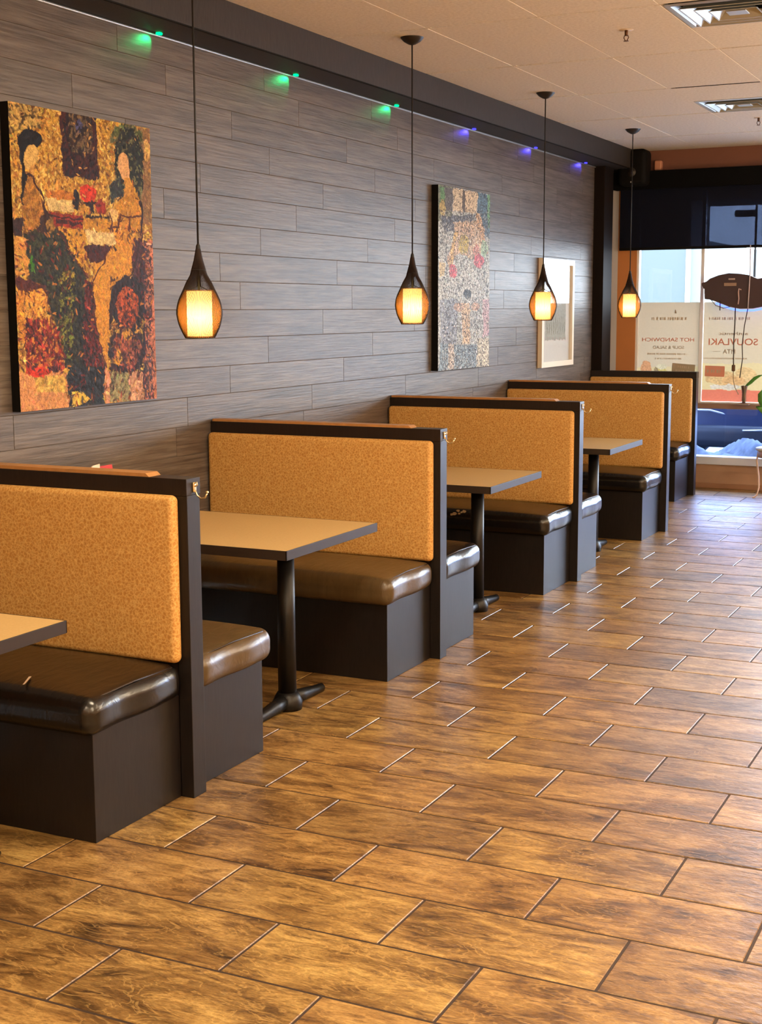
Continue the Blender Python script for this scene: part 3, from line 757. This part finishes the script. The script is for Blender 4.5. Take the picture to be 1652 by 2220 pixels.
q.poly([(135, 1890), (448, 1890), (456, 2130), (140, 2150)], (208, 144, 102), var=.1); q.poly([(220, 1910), (440, 1900), (440, 2010), (250, 2010)], (206, 160, 92), var=.5); q.ell(250, 1880, 70, 34, (206, 62, 34))
q.poly([(448, 1848), (700, 1848), (692, 2080), (458, 2105)], (50, 50, 58), var=.7); q.speckle([(448, 1848), (700, 1848), (692, 1990), (458, 1990)], (26, 22, 28), .5); q.poly([(480, 2010), (560, 2000), (600, 2060), (480, 2090)], (214, 172, 80))
q.poly([(700, 1860), (735, 1880), (732, 2090), (694, 2090)], (210, 146, 118), var=.1); q.poly([(735, 1870), (860, 1870), (860, 2070), (735, 2070)], (146, 130, 100), var=.6); q.poly([(855, 1870), (950, 1870), (955, 2060), (862, 2060)], (206, 150, 128), var=.3)
dabs(q, 4200, 2, 6, .3, None, 3)
low = (q.Y > 940) & ~inpoly(q.X, q.Y, [(606, 1150), (880, 1000), (870, 1300), (735, 1500), (705, 1800), (640, 1600)]) & ~((q.Y > 1890) & (q.X < 440))
dabs(q, 5200, 2, 6, .6, [(30, 24, 28), (120, 40, 30), (60, 50, 36), (190, 130, 60), (90, 36, 36)], 4, low)
dabs(q, 1500, 2, 5, .4, [(110, 66, 26), (60, 34, 20), (225, 180, 110)], 5, q.Y < 960)
q.ell(180, 350, 80, 78, (26, 18, 20)); q.poly([(104, 350), (150, 420), (150, 560), (165, 600), (150, 700), (135, 800), (128, 560)], (28, 20, 20))
q.ell(190, 465, 44, 92, (216, 170, 112), ang=12, var=.15); q.poly([(190, 540), (225, 500), (215, 600), (190, 600)], (205, 150, 90), var=.1)
q.ell(828, 510, 42, 100, (222, 166, 126), ang=-10, var=.15); q.poly([(828, 590), (868, 590), (880, 700), (832, 720)], (208, 148, 74), var=.2)
q.line([(165, 580), (215, 620), (262, 700), (300, 850)], 6, (70, 34, 22)); q.line([(372, 936), (470, 1110), (575, 1260)], 5, (90, 40, 24)); q.line([(722, 830), (758, 960), (705, 1140), (606, 1300), (640, 1620), (708, 1850)], 5, (90, 44, 24)); q.line([(940, 740), (950, 962), (880, 1240), (760, 1350), (725, 1600)], 5, (60, 32, 30))
q.poly([(300, 742), (482, 755), (482, 828), (312, 828)], (216, 180, 136), var=.3); q.poly([(560, 955), (766, 964), (764, 1042), (588, 1040)], (222, 184, 140), var=.3)
q.line([(725, 930), (790, 930), (800, 840), (870, 860), (940, 850)], 5, (90, 44, 24)); q.line([(300, 860), (545, 880)], 5, (60, 26, 22))
dabs(q, 1400, 1.5, 4, .22, None, 7)
picture(q, 'painted_front', m_paint('impasto_paint', .7, .5, gam=1.2, curl=(1, 42, 30), amt=.3, ink=(.05, .018, .012, 1)), A, (.0445, 0, 1.252), (0, .972, 0), (0, 0, -1.252), relief=.0012)

# painting 2: grey scribble with pink touches
Bp = empty('canvas_painting', (0, 8.822, 1.262), 'tall grey textured painting scribbled in black with small pink patches', 'painting')
MB().box(.002, .050, 0, .955, 0, 1.262).build('canvas_sides', MBLK, Bp)
q = Canvas(330, 440, [(338, 78), (700, 150), (690, 1420), (305, 1452)], 9, 7)
q.poly(ALL, (186, 192, 192), var=.3)
q.poly([(330, 70), (440, 80), (430, 330), (330, 330)], (120, 125, 105), var=.4); q.poly([(345, 90), (382, 95), (380, 200), (345, 200)], (96, 140, 96)); q.ell(365, 240, 18, 60, (180, 160, 100))
q.poly([(385, 95), (438, 105), (436, 270), (385, 260)], (98, 96, 98)); q.poly([(438, 105), (505, 115), (505, 270), (438, 262)], (205, 190, 165)); q.poly([(505, 115), (526, 118), (526, 280), (505, 275)], (90, 84, 80)); q.poly([(526, 118), (615, 135), (605, 285), (526, 275)], (210, 192, 165))
q.poly([(615, 135), (710, 150), (700, 470), (640, 400), (610, 280)], (92, 118, 140), var=.5); q.poly([(680, 150), (710, 150), (705, 380), (685, 380)], (120, 165, 130))
q.poly([(345, 300), (600, 290), (560, 340), (380, 420)], (96, 104, 118), var=.5); q.poly([(440, 340), (640, 330), (660, 520), (600, 620), (470, 560), (400, 680), (390, 600), (450, 400)], (206, 178, 148), var=.4)
q.line([(615, 300), (640, 400), (665, 560)], 18, (218, 178, 138)); q.line([(455, 420), (430, 540), (420, 660)], 14, (222, 186, 120)); q.ell(510, 500, 40, 70, (190, 170, 90), var=.5); q.ell(660, 530, 22, 60, (160, 190, 160))
q.ell(428, 690, 30, 48, (214, 92, 104), var=.4); q.ell(620, 620, 36, 50, (220, 96, 112), var=.4); q.ell(600, 540, 22, 40, (226, 150, 130))
q.ell(540, 820, 110, 150, (196, 200, 200), var=.3); q.ell(530, 860, 30, 40, (40, 40, 44)); q.poly([(330, 900), (460, 900), (450, 1240), (330, 1240)], (150, 160, 176), var=.4)
q.poly([(490, 930), (550, 930), (548, 1240), (492, 1240)], (216, 186, 152), var=.5); q.ell(470, 960, 40, 34, (200, 168, 146), var=.5); q.ell(590, 960, 34, 30, (206, 170, 146), var=.5); q.poly([(330, 620), (372, 630), (372, 720), (330, 730)], (214, 196, 150)); q.poly([(640, 900), (690, 900), (690, 1180), (650, 1190)], (200, 170, 180))
q.poly([(330, 1230), (450, 1250), (600, 1250), (600, 1440), (310, 1450)], (132, 152, 168), var=.4); q.poly([(600, 1200), (700, 1200), (700, 1430), (600, 1430)], (214, 208, 190)); q.poly([(388, 1240), (430, 1240), (430, 1440), (385, 1440)], (205, 192, 180))
rs2 = np.random.RandomState(4)
sc = vnoise(440, 330, 95, 72, rs2)+.35*(vnoise(440, 330, 200, 150, rs2)-.5)
reg = (q.Y > 260) & (q.X > 345)
q.put((reg & (np.abs(sc-.5) < .085)).astype(float), (34, 34, 40), alpha=.92)
q.put((reg & (np.abs(sc-.76) < .03)).astype(float), (236, 234, 228), alpha=.85)
reg2 = (q.Y <= 260) | (q.X <= 345)
q.put((reg2 & (np.abs(sc-.4) < .03)).astype(float), (60, 60, 64), alpha=.6)
dabs(q, 3000, 2, 5, .3, [(40, 42, 50), (214, 208, 196), (120, 132, 146)], 6, reg)
picture(q, 'painted_front', m_paint('scribble_paint', .4, .5, sc=130, gam=.95, curl=(1, 26, 32), amt=.92), Bp, (.0505, 0, 1.262), (0, .955, 0), (0, 0, -1.262), relief=.0012)

# framed print
Cp = empty('framed_picture', (0, 11.0, 1.198), 'white framed print under glass hanging on the wall near the window', 'picture')
fw, fh = .84, .905
fr = MB(); s_ = .045
fr.prism([(0, .0), (fw, .0), (fw-s_, s_), (s_, s_)], 'x', .004, .040).prism([(0, fh), (fw, fh), (fw-s_, fh-s_), (s_, fh-s_)], 'x', .004, .040)
fr.prism([(0, 0), (s_, s_), (s_, fh-s_), (0, fh)], 'x', .004, .040).prism([(fw, 0), (fw-s_, s_), (fw-s_, fh-s_), (fw, fh)], 'x', .004, .040)
fr.build('frame', plain('cream_frame', srgb(232, 222, 205), .35), Cp)
MB().box(.0, .004, .0, fw, .0, fh).build('backing', plain('wood_side', srgb(150, 110, 70), .6), Cp)
q = Canvas(120, 130, [(0, 0), (100, 0), (100, 100), (0, 100)], 2, 1)
q.poly([(-9, -9), (200, -9), (200, 200), (-9, 200)], (226, 226, 222), var=.03)
q.poly([(14, 12), (86, 12), (86, 78), (14, 78)], (196, 202, 205), var=.1); q.poly([(14, 45), (86, 40), (86, 78), (14, 78)], (168, 172, 164), var=.15)
for i in range(9):
    x = 20+i*7.5; q.line([(x, 50+(i*7) % 9), (x+1.5, 72)], .8, (120, 124, 116)); q.line([(x+1.5, 72), (x+4, 60)], .6, (130, 132, 124))
picture(q, 'print', m_paint('print_ink', .1, .6, .05), Cp, (.012, s_, fh-s_), (0, fw-2*s_, 0), (0, 0, -(fh-2*s_)))
MB().box(.022, .024, s_, fw-s_, s_, fh-s_).build('glass', m_glass('picture_glass', (1, 1, 1, 1), .16), Cp)

# ------------------------------------------------------------------ window posters (backlit, lettering faces outside)
def m_poster(name='poster_paper'):
    t = NT(name); at = t.n('ShaderNodeAttribute', attribute_name='paint')
    tl = t.n('ShaderNodeBsdfTranslucent'); df = t.n('ShaderNodeBsdfDiffuse'); mx = t.n('ShaderNodeMixShader', i_0=.30)
    dk = t.n('ShaderNodeMix', data_type='RGBA', blend_type='MULTIPLY'); dk.inputs[0].default_value = 1; dk.inputs[7].default_value = (.33, .33, .33, 1)
    t.l(at.outputs['Color'], dk.inputs[6]).l(dk.outputs[2], tl.inputs[0]).l(at.outputs['Color'], df.inputs[0]).l(df.outputs[0], mx.inputs[1]).l(tl.outputs[0], mx.inputs[2]).l(mx.outputs[0], t.out.inputs[0])
    return t.m
MPO = m_poster()
def m_ink(name, c):
    t = NT(name); tl = t.n('ShaderNodeBsdfTranslucent', i_Color=tuple(x*.95 for x in c[:3])+(1,)); df = t.n('ShaderNodeBsdfDiffuse', i_Color=c); mx = t.n('ShaderNodeMixShader', i_0=.30)
    t.l(df.outputs[0], mx.inputs[1]).l(tl.outputs[0], mx.inputs[2]).l(mx.outputs[0], t.out.inputs[0]); return t.m
INKR = m_ink('salmon_ink', srgb(218, 150, 130)); INKG = m_ink('grey_ink', srgb(176, 156, 134)); INKL = m_ink('light_ink', srgb(200, 184, 162))
def lettering(txt, cx, z, height, width, mat, parent, rz=0, y=W+.0165, depth=.0006):
    cu = bpy.data.curves.new('lettering', 'FONT'); cu.body = txt; cu.size = 1; cu.align_x = 'CENTER'; cu.extrude = 0; cu.offset = .012
    tmp = bpy.data.objects.new('lettering', cu); COL.objects.link(tmp)
    dg = bpy.context.evaluated_depsgraph_get(); me = bpy.data.meshes.new_from_object(tmp.evaluated_get(dg))
    bpy.data.objects.remove(tmp)
    co = np.zeros(len(me.vertices)*3); me.vertices.foreach_get('co', co); co = co.reshape(-1, 3)
    mn, mx = co.min(0), co.max(0); c = (mn+mx)/2
    u = (co[:, 0]-c[0])/(mx[0]-mn[0])*width; v = (co[:, 1]-c[1])/(mx[1]-mn[1])*height
    u2 = u*math.cos(rz)-v*math.sin(rz); v2 = u*math.sin(rz)+v*math.cos(rz)
    out = np.stack([cx-u2, np.full(len(u), y), z+v2], -1); me.vertices.foreach_set('co', out.ravel()); me.update()
    me.materials.clear(); me.materials.append(mat)
    o = bpy.data.objects.new('lettering', me); COL.objects.link(o); o.parent = parent; return o
def bars(cx, z, h, width, mat, parent, seed, rz=0):
    rr = random.Random(seed); m = MB(); x = -width/2
    while x < width/2:
        w_ = rr.uniform(.25, .8)*h; m.v += []
        c, s = math.cos(rz), math.sin(rz)
        p = [(x, -h/2), (min(x+w_, width/2), -h/2), (min(x+w_, width/2), h/2), (x, h/2)]
        m.add([(cx+a*c-b*s, W+.0165, z+a*s+b*c) for a, b in p], [(0, 1, 2, 3)]); x += w_+h*rr.choice([.25, .25, .25, .7])
    return m.build('small_print', mat, parent, fix=False)
# coordinates traced at the glass plane: x .268-.856, z 1.735 down to .815
p1 = empty('window_poster', (0, 0, 0), 'cream poster taped in the left window pane, mirrored red HOT SANDWICH lettering', 'poster', 'cream food posters in the window')
q = Canvas(120, 180, [(0, 0), (100, 0), (100, 150), (0, 150)], 12, 1)
q.poly([(-9, -9), (200, -9), (200, 200), (-9, 200)], (214, 198, 172), var=.02)
q.poly([(-9, 100), (200, 92), (200, 200), (-9, 200)], (222, 204, 160), var=.04)
q.ell(14, 102, 9, 13, (214, 160, 118), var=.25); q.ell(18, 112, 8, 6, (190, 170, 130)); q.ell(39, 108, 10, 9, (208, 188, 118), var=.2); q.ell(31, 106, 3.5, 8, (160, 140, 108)); q.ell(40, 98, 9, 4, (222, 212, 180)); q.line([(30, 122), (70, 124)], 3, (206, 160, 112)); q.ell(60, 135, 22, 9, (206, 170, 110), var=.2)
picture(q, 'poster_sheet', MPO, p1, (.268, W+.018, 1.742), (.588, 0, 0), (0, 0, -.927))
q = Canvas(150, 150, [(0, 0), (100, 0), (100, 100), (0, 100)], 14, 1)
p2 = empty('window_poster', (0, 0, 0), 'cream poster in the wider right window pane, mirrored SOUVLAKI lettering and red bottom band', 'poster', 'cream food posters in the window')
q.poly([(-9, -9), (200, -9), (200, 200), (-9, 200)], (214, 200, 172), var=.02); q.poly([(-9, 62), (200, 58), (200, 200), (-9, 200)], (224, 208, 160), var=.04)
q.ell(16, 76, 13, 7, (218, 184, 132), var=.3); q.ell(37, 74, 9, 9, (222, 190, 138), var=.25); q.ell(27, 79, 10, 5, (214, 172, 120), var=.3); q.ell(60, 62, 9, 12, (206, 192, 148), var=.1); q.ell(72, 70, 12, 18, (222, 206, 150), var=.1)
q.poly([(-9, 88), (200, 88), (200, 200), (-9, 200)], (222, 128, 104), var=.05); q.ell(20, 85, 14, 2.5, (214, 206, 190))
picture(q, 'poster_sheet', MPO, p2, (.890, W+.018, 1.742), (1.09, 0, 0), (0, 0, -.925))
lettering('HOT SANDWICH', .556, 1.392, .036, .50, INKR, p1)
lettering('SOUP & SALAD', .562, 1.320, .030, .30, INKG, p1)
bars(.57, 1.59, .026, .35, INKL, p1, 1); bars(.55, 1.257, .016, .38, INKL, p1, 2); bars(.56, 1.213, .014, .26, INKL, p1, 3)
MB().lathe([(0, 0), (.013, 0), (.006, .03), (0, .034)], n=3).build('emblem', INKG, p1); e_ = bpy.data.objects['emblem']; e_.location = (.62, W+.015, 1.64); e_.scale = (1, .05, 1)
def tagpatch(x0, x1, z0, z1, rz, col, parent, nm):
    cx, cz = (x0+x1)/2, (z0+z1)/2; c, s = math.cos(rz), math.sin(rz); a, b = (x1-x0)/2, (z1-z0)/2
    MB().add([(cx+u*c-v*s, W+.0168, cz+u*s+v*c) for u, v in ((-a, -b), (a, -b), (a, b), (-a, b))], [(0, 1, 2, 3)]).build(nm, m_ink(nm+'_ink', col), parent, fix=False)
tagpatch(.60, .82, 1.055, 1.165, -.07, srgb(176, 160, 138), p1, 'dark_stamp'); bars(.71, 1.135, .022, .11, INKL, p1, 5, -.07); bars(.71, 1.09, .03, .15, INKL, p1, 6, -.07)
lettering('SOUVLAKI', 1.17, 1.375, .062, .455, INKR, p2)
lettering('authentic', 1.17, 1.452, .030, .27, INKG, p2)
lettering('PITA', 1.135, 1.285, .042, .115, INKG, p2); bars(1.02, 1.285, .006, .07, INKG, p2, 9); bars(1.13, 1.59, .024, .38, INKL, p2, 8); bars(1.1, 1.22, .014, .4, INKL, p2, 10)
tagpatch(.915, 1.10, 1.05, 1.15, -.02, srgb(222, 158, 138), p2, 'red_stamp'); bars(1.0, 1.10, .03, .13, INKL, p2, 11, -.02)

# ------------------------------------------------------------------ neon sign hanging in the window, seen from behind
ns = empty('neon_sign', (1.28, 12.93, 1.83), 'dark oval back of a neon sign hanging in the window, blue glow below', 'neon sign')
up = [(-.375, .085), (-.33, .10), (-.30, .125), (-.22, .155), (-.13, .172), (-.03, .165), (.06, .150), (.13, .118), (.17, .124), (.24, .120), (.34, .09), (.42, .03)]
dn = [(.42, -.02), (.32, -.08), (.22, -.125), (.10, -.148), (-.02, -.150), (-.12, -.13), (-.21, -.095), (-.30, -.065), (-.33, -.062), (-.345, -.06), (-.35, .03), (-.372, .06)]
MB().prism(up+dn, 'y', 0, .035).build('sign_back', plain('sign_back_brown', srgb(62, 46, 52), .5), ns)
MB().tube([(x*1.0, .045, z-.012) for x, z in [(-.25, -.085), (-.12, -.136), (-.02, -.155), (.10, -.153), (.22, -.13), (.32, -.085)]], .009, 8).build('neon_tube', emis('blue_neon', (.05, .09, 1, 1), 7), ns)
MB().cbox(-.17, -.055, -.01, 0, .055, .085).build('rating_label', plain('tan_label', srgb(150, 125, 110), .6), ns)
MB().rbox((-.10, -.005, .118), (.03, .006, .008), .004, n=2, g=0).build('hanger_clip', plain('pale_clip', srgb(165, 150, 150), .5), ns)
MB().tube([(-.01, -.01, .02), (-.03, -.015, .03), (-.035, -.015, .0), (-.03, -.012, -.06), (-.035, -.012, -.11)], .006, 8).build('pale_lead', plain('pale_lead', srgb(200, 175, 180), .5), ns)
MB().tube([(.06, -.012, .42), (.065, -.012, .2), (.06, -.012, 0), (.055, -.012, -.15)], .005, 8).build('hanging_cord', plain('pale_cord', srgb(200, 190, 200), .5), ns)
cb = MB(); cb.tube([(-.06, .0, -.14), (-.06, 0, -.3), (-.065, 0, -.45), (-.062, 0, -.62), (-.06, 0, -.66)], .0055, 8)
cb.tube([(.055, -.012, -.15), (.03, -.01, -.3), (.012, 0, -.48), (.02, 0, -.6), (.0, 0, -.78)], .0045, 8)
cb.tube([(-.29, 0, -.06), (-.24, 0, -.12), (-.17, 0, -.145), (-.10, 0, -.13)], .003, 6); cb.tube([(-.20, 0, -.08), (-.20, 0, -.165)], .005, 6)
cb.build('power_cord', plain('brown_cord', srgb(48, 38, 30), .6), ns)
MB().rbox((-.06, 0, -.69), (.016, .010, .03), .008, n=3, g=0).build('inline_switch', plain('brown_switch', srgb(90, 60, 36), .4), ns)
MB().tube([(-.06, 0, -.72), (-.058, 0, -.80), (-.04, 0, -.87), (-.005, -.01, -.93)], .004, 6).build('thin_lead', plain('tan_lead', srgb(150, 130, 100), .6), ns)

# ------------------------------------------------------------------ vase on the rail, plant stand
va = empty('glass_vase', (1.312, 12.99, .799), 'small clear vase with brown stems and one green leaf on the window rail', 'vase')
MB().cbox(-.05, .05, -.04, .062, -.012, 0).build('coaster', plain('vase_coaster', srgb(150, 130, 115), .5), va)
va.location.z = .811
MB().lathe([(0, 0), (.026, 0), (.028, .02), (.022, .09), (.03, .15), (.034, .165)], n=24).build('vase_body', m_glass('vase_glass', (.88, .9, .88, 1), .18), va)
sm = MB()
for k in range(4):
    a = k*1.6; sm.tube([(.008*math.cos(a), .008*math.sin(a), .004), (.010*math.cos(a+.4), .01*math.sin(a), .09), (.024*math.cos(a+.5), .02*math.sin(a), .165)], .0065, 8)
sm.build('stems', plain('brown_stem', srgb(110, 72, 52), .7), va)
def leaf(m, pts, wmax, up=Vector((0, 0, 1))):
    n = len(pts); vs = []
    for i, p in enumerate(pts):
        p = Vector(p); t = (Vector(pts[min(i+1, n-1)])-Vector(pts[max(i-1, 0)])).normalized()
        s = t.cross(Vector((0, -1, .25))).normalized(); w_ = wmax*math.sin(PI*min(1, (i+.25)/(n-.6)))**.8
        vs += [p+s*w_, p+Vector((0, .006, 0)), p-s*w_]
    m.add(vs, [(3*i+k, 3*i+k+1, 3*i+k+4, 3*i+k+3) for i in range(n-1) for k in (0, 1)], True)
    n0 = len(m.v)
MLEAF = plain('green_leaf', srgb(70, 128, 50), .4, noise=.3, nscale=30)
lf = MB(); leaf(lf, [(0.0, 0, .15), (.03, -.005, .175), (.06, -.008, .20), (.095, -.01, .235), (.13, -.01, .255), (.165, -.01, .268)], .017)
lfo = lf.build('leaf', MLEAF, va, fix=False); md = lfo.modifiers.new('thickness', 'SOLIDIFY'); md.thickness = .0015

st = empty('plant_stand', (1.72, 12.55, 0), 'white metal stool with thin curled legs at the right edge', 'stool')
MB().lathe([(0, .435), (.195, .435), (.20, .44), (.20, .452), (.195, .457), (0, .457)], n=40).build('stool_top', MWHITE, st)
MB().lathe([(.175, .37), (.18, .37), (.18, .436), (.175, .436), (.175, .37)], n=40).build('apron', plain('pale_wood_apron', srgb(190, 160, 150), .5), st)
for k in range(4):
    a = PI+.25+k*PI/2; c, s = math.cos(a), math.sin(a)
    MB().tube([(r*c, r*s, z) for r, z in ((.172, .43), (.185, .34), (.165, .2), (.160, .1), (.175, .03), (.20, .010), (.215, .010))], [.009, .009, .0075, .007, .007, .008, .006], 8).build('leg', plain('cream_leg', srgb(220, 195, 175), .5), st)
pp = empty('potted_plant', (1.72, 12.55, .457), 'green leafy plant in a white pot on the stool at the right edge', 'plant')
MB().lathe([(0, 0), (.075, 0), (.09, .1), (.10, .15), (.094, .15), (.085, .14), (0, .14)], n=32).build('pot', MWHITE, pp)
lv = MB(); rr = random.Random(5)
for k in range(12):
    a = k*2.4+.4; L = rr.uniform(.16, .24)
    leaf(lv, [(math.cos(a)*L*t, math.sin(a)*L*t*.8, .14+.38*t-.16*t*t) for t in (0, .2, .4, .6, .8, 1)], .032)
leaf(lv, [(-.02, 0, .15), (-.08, 0, .28), (-.13, 0, .36), (-.165, 0, .42), (-.175, 0, .47), (-.16, 0, .51)], .035)
lo = lv.build('foliage', MLEAF, pp, fix=False); md = lo.modifiers.new('thickness', 'SOLIDIFY'); md.thickness = .0015

# ------------------------------------------------------------------ speaker and sensor on the window wall
sp = empty('wall_speaker', (.25, 12.93, 2.815), 'black speaker mounted high in the corner above the shade', 'speaker')
MB().rbox((0, 0, .165), (.135, .11, .165), .05, n=5, g=2).build('cabinet', MBLK, sp)
MB().lathe([(0, .014), (.03, .010), (.045, 0)], n=24).build('cone', MCAN, sp)
cn = bpy.data.objects['cone']; cn.rotation_euler = (PI/2, 0, 0); cn.location = (0, -.108, .12)
MB().cbox(-.03, .03, .10, .17, .13, .2).build('bracket', MBLK, sp)
MB().lathe([(0, 0), (.008, .001), (.008, .006)], n=12).build('badge', MSILVER, sp)
bd = bpy.data.objects['badge']; bd.rotation_euler = (PI/2, 0, 0); bd.location = (0, -.109, .03)
se = empty('motion_sensor', (.44, W-.035, 2.96), 'small tan sensor on the wall just right of the corner speaker', 'sensor')
MB().rbox((0, 0, .045), (.035, .035, .045), .015, n=3, g=0).build('sensor_body', plain('tan_sensor', srgb(200, 140, 110), .5), se)

# ------------------------------------------------------------------ ceiling fittings
def vent(x, y, label):
    t = empty('ceiling_vent', (x+.29, y+.29, HC-.004), label, 'vent', 'square metal ceiling air diffusers')
    h = .30; f = MB()
    def ring(m, a0, z0, a1, z1, th=.003):
        vs = []
        for a, z in ((a0, z0), (a1, z1), (a1, z1+th), (a0, z0+th)):
            vs += [(-a, -a, z), (a, -a, z), (a, a, z), (-a, a, z)]
        m.add(vs, [(i*4+k, i*4+(k+1) % 4, ((i+1) % 4)*4+(k+1) % 4, ((i+1) % 4)*4+k) for i in range(4) for k in range(4)])
    ring(f, h, .001, h-.03, -.002); ring(f, h-.03, -.002, h-.05, .02)
    f.build('outer_frame', MSILVER, t)
    for i, a in enumerate((.235, .175, .115)):
        m = MB(); ring(m, a, -.012, a-.045, .030); ring(m, a+.004, -.013, a-.002, -.012); m.build('louver', plain('vent_metal', srgb(205, 208, 206), .3, .7), t)
    MB().cbox(-.05, .05, -.05, .05, -.006, .0, .002).build('centre_plate', MSILVER, t)
    MB().box(-.288, .288, -.288, .288, .065, .07).build('duct', MBLK, t)
    return t
vent(2.08, 6.935, 'metal air diffuser at the top right corner, nearer of the two')
vent(1.465, 10.165, 'metal air diffuser further from the camera, above the window end')
def sprinkler(x, y, label):
    t = empty('sprinkler_head', (x, y, HC), label, 'sprinkler', 'ceiling sprinkler heads')
    MB().lathe([(.0, -.002), (.034, -.003), (.038, 0)], n=24).build('escutcheon', plain('cream_disc', srgb(222, 205, 185), .4), t)
    b = MB().tube([(0, 0, 0), (0, 0, -.03)], .009, 10).tube([(.009, 0, -.028), (.013, 0, -.04), (.004, 0, -.055)], .0025, 6).tube([(-.009, 0, -.028), (-.013, 0, -.04), (-.004, 0, -.055)], .0025, 6)
    b.lathe([(0, -.055), (.014, -.056), (.014, -.058), (0, -.058)], n=16); b.build('sprinkler_body', plain('brown_bronze', srgb(92, 60, 40), .4, .6), t)
sprinkler(1.742, 7.438, 'sprinkler head in the ceiling between the nearer vent and the second lamp')
sprinkler(1.705, 11.232, 'sprinkler head at the right edge, beyond the farther vent')

# ------------------------------------------------------------------ the room's warm ceiling lights (behind and above the camera)
MDIFF = emis('troffer_diffuser', (1, .72, .45, 1), 2.0)
def troffer(x, y, label, pw=TROFFER_W):
    t = empty('ceiling_light', (x, y, HC-.002), label, 'ceiling light', 'warm square ceiling lights out of view')
    f = MB(); f.box(-.30, .30, -.30, -.27, -.01, 0).box(-.30, .30, .27, .30, -.01, 0).box(-.30, -.27, -.27, .27, -.01, 0).box(.27, .30, -.27, .27, -.01, 0)
    f.build('frame', MWHITE, t); MB().box(-.27, .27, -.27, .27, -.003, 0).build('diffuser', MDIFF, t)
    l = bpy.data.lights.new('lamp', 'AREA'); l.shape = 'SQUARE'; l.size = .5; l.energy = pw; l.color = WARM
    o = bpy.data.objects.new('lamp', l); COL.objects.link(o); o.parent = t; o.location = (0, 0, -.02)
troffer(2.375, 3.69, 'warm ceiling light over the aisle, nearest the first booth')
troffer(2.375, .5, 'warm ceiling light over the aisle, level with the camera')
troffer(4.855, 2.0, 'warm ceiling light over the right side of the room')
troffer(2.375, -1.8, 'warm ceiling light over the aisle at the rear wall')
troffer(4.855, 6.0, 'warm ceiling light over the far right of the room')

# added fill globes, out of view, put in to brighten the ceiling and room
MFILLGLOBE = emis('fill_globe_glow', (*WARM, 1), 1.5*FILL_GLOBE_W)
def globe(x, y, label):
    t = empty('fill_globe', (x, y, 2.1), label, 'pendant lamp', 'added unseen fill globes over the right half of the room')
    MB().lathe([(.02, .14), (.07, .12), (.115, .07), (.13, 0), (.115, -.07), (.07, -.112), (0, -.13)], n=28).build('globe', MFILLGLOBE, t)
    MB().tube([(0, 0, .13), (0, 0, HC-2.1)], .004, 8).build('cord', MCORD, t)
    return t
for i, (x, y) in enumerate(((4.9, -1.2), (4.9, 1.8), (4.9, 4.8), (4.9, 7.8), (4.9, 10.8))):
    globe(x, y, ('rearmost', 'second from the rear', 'third from the rear', 'second from the window', 'nearest to the window')[i]+' of the added unseen fill globes on the right side')
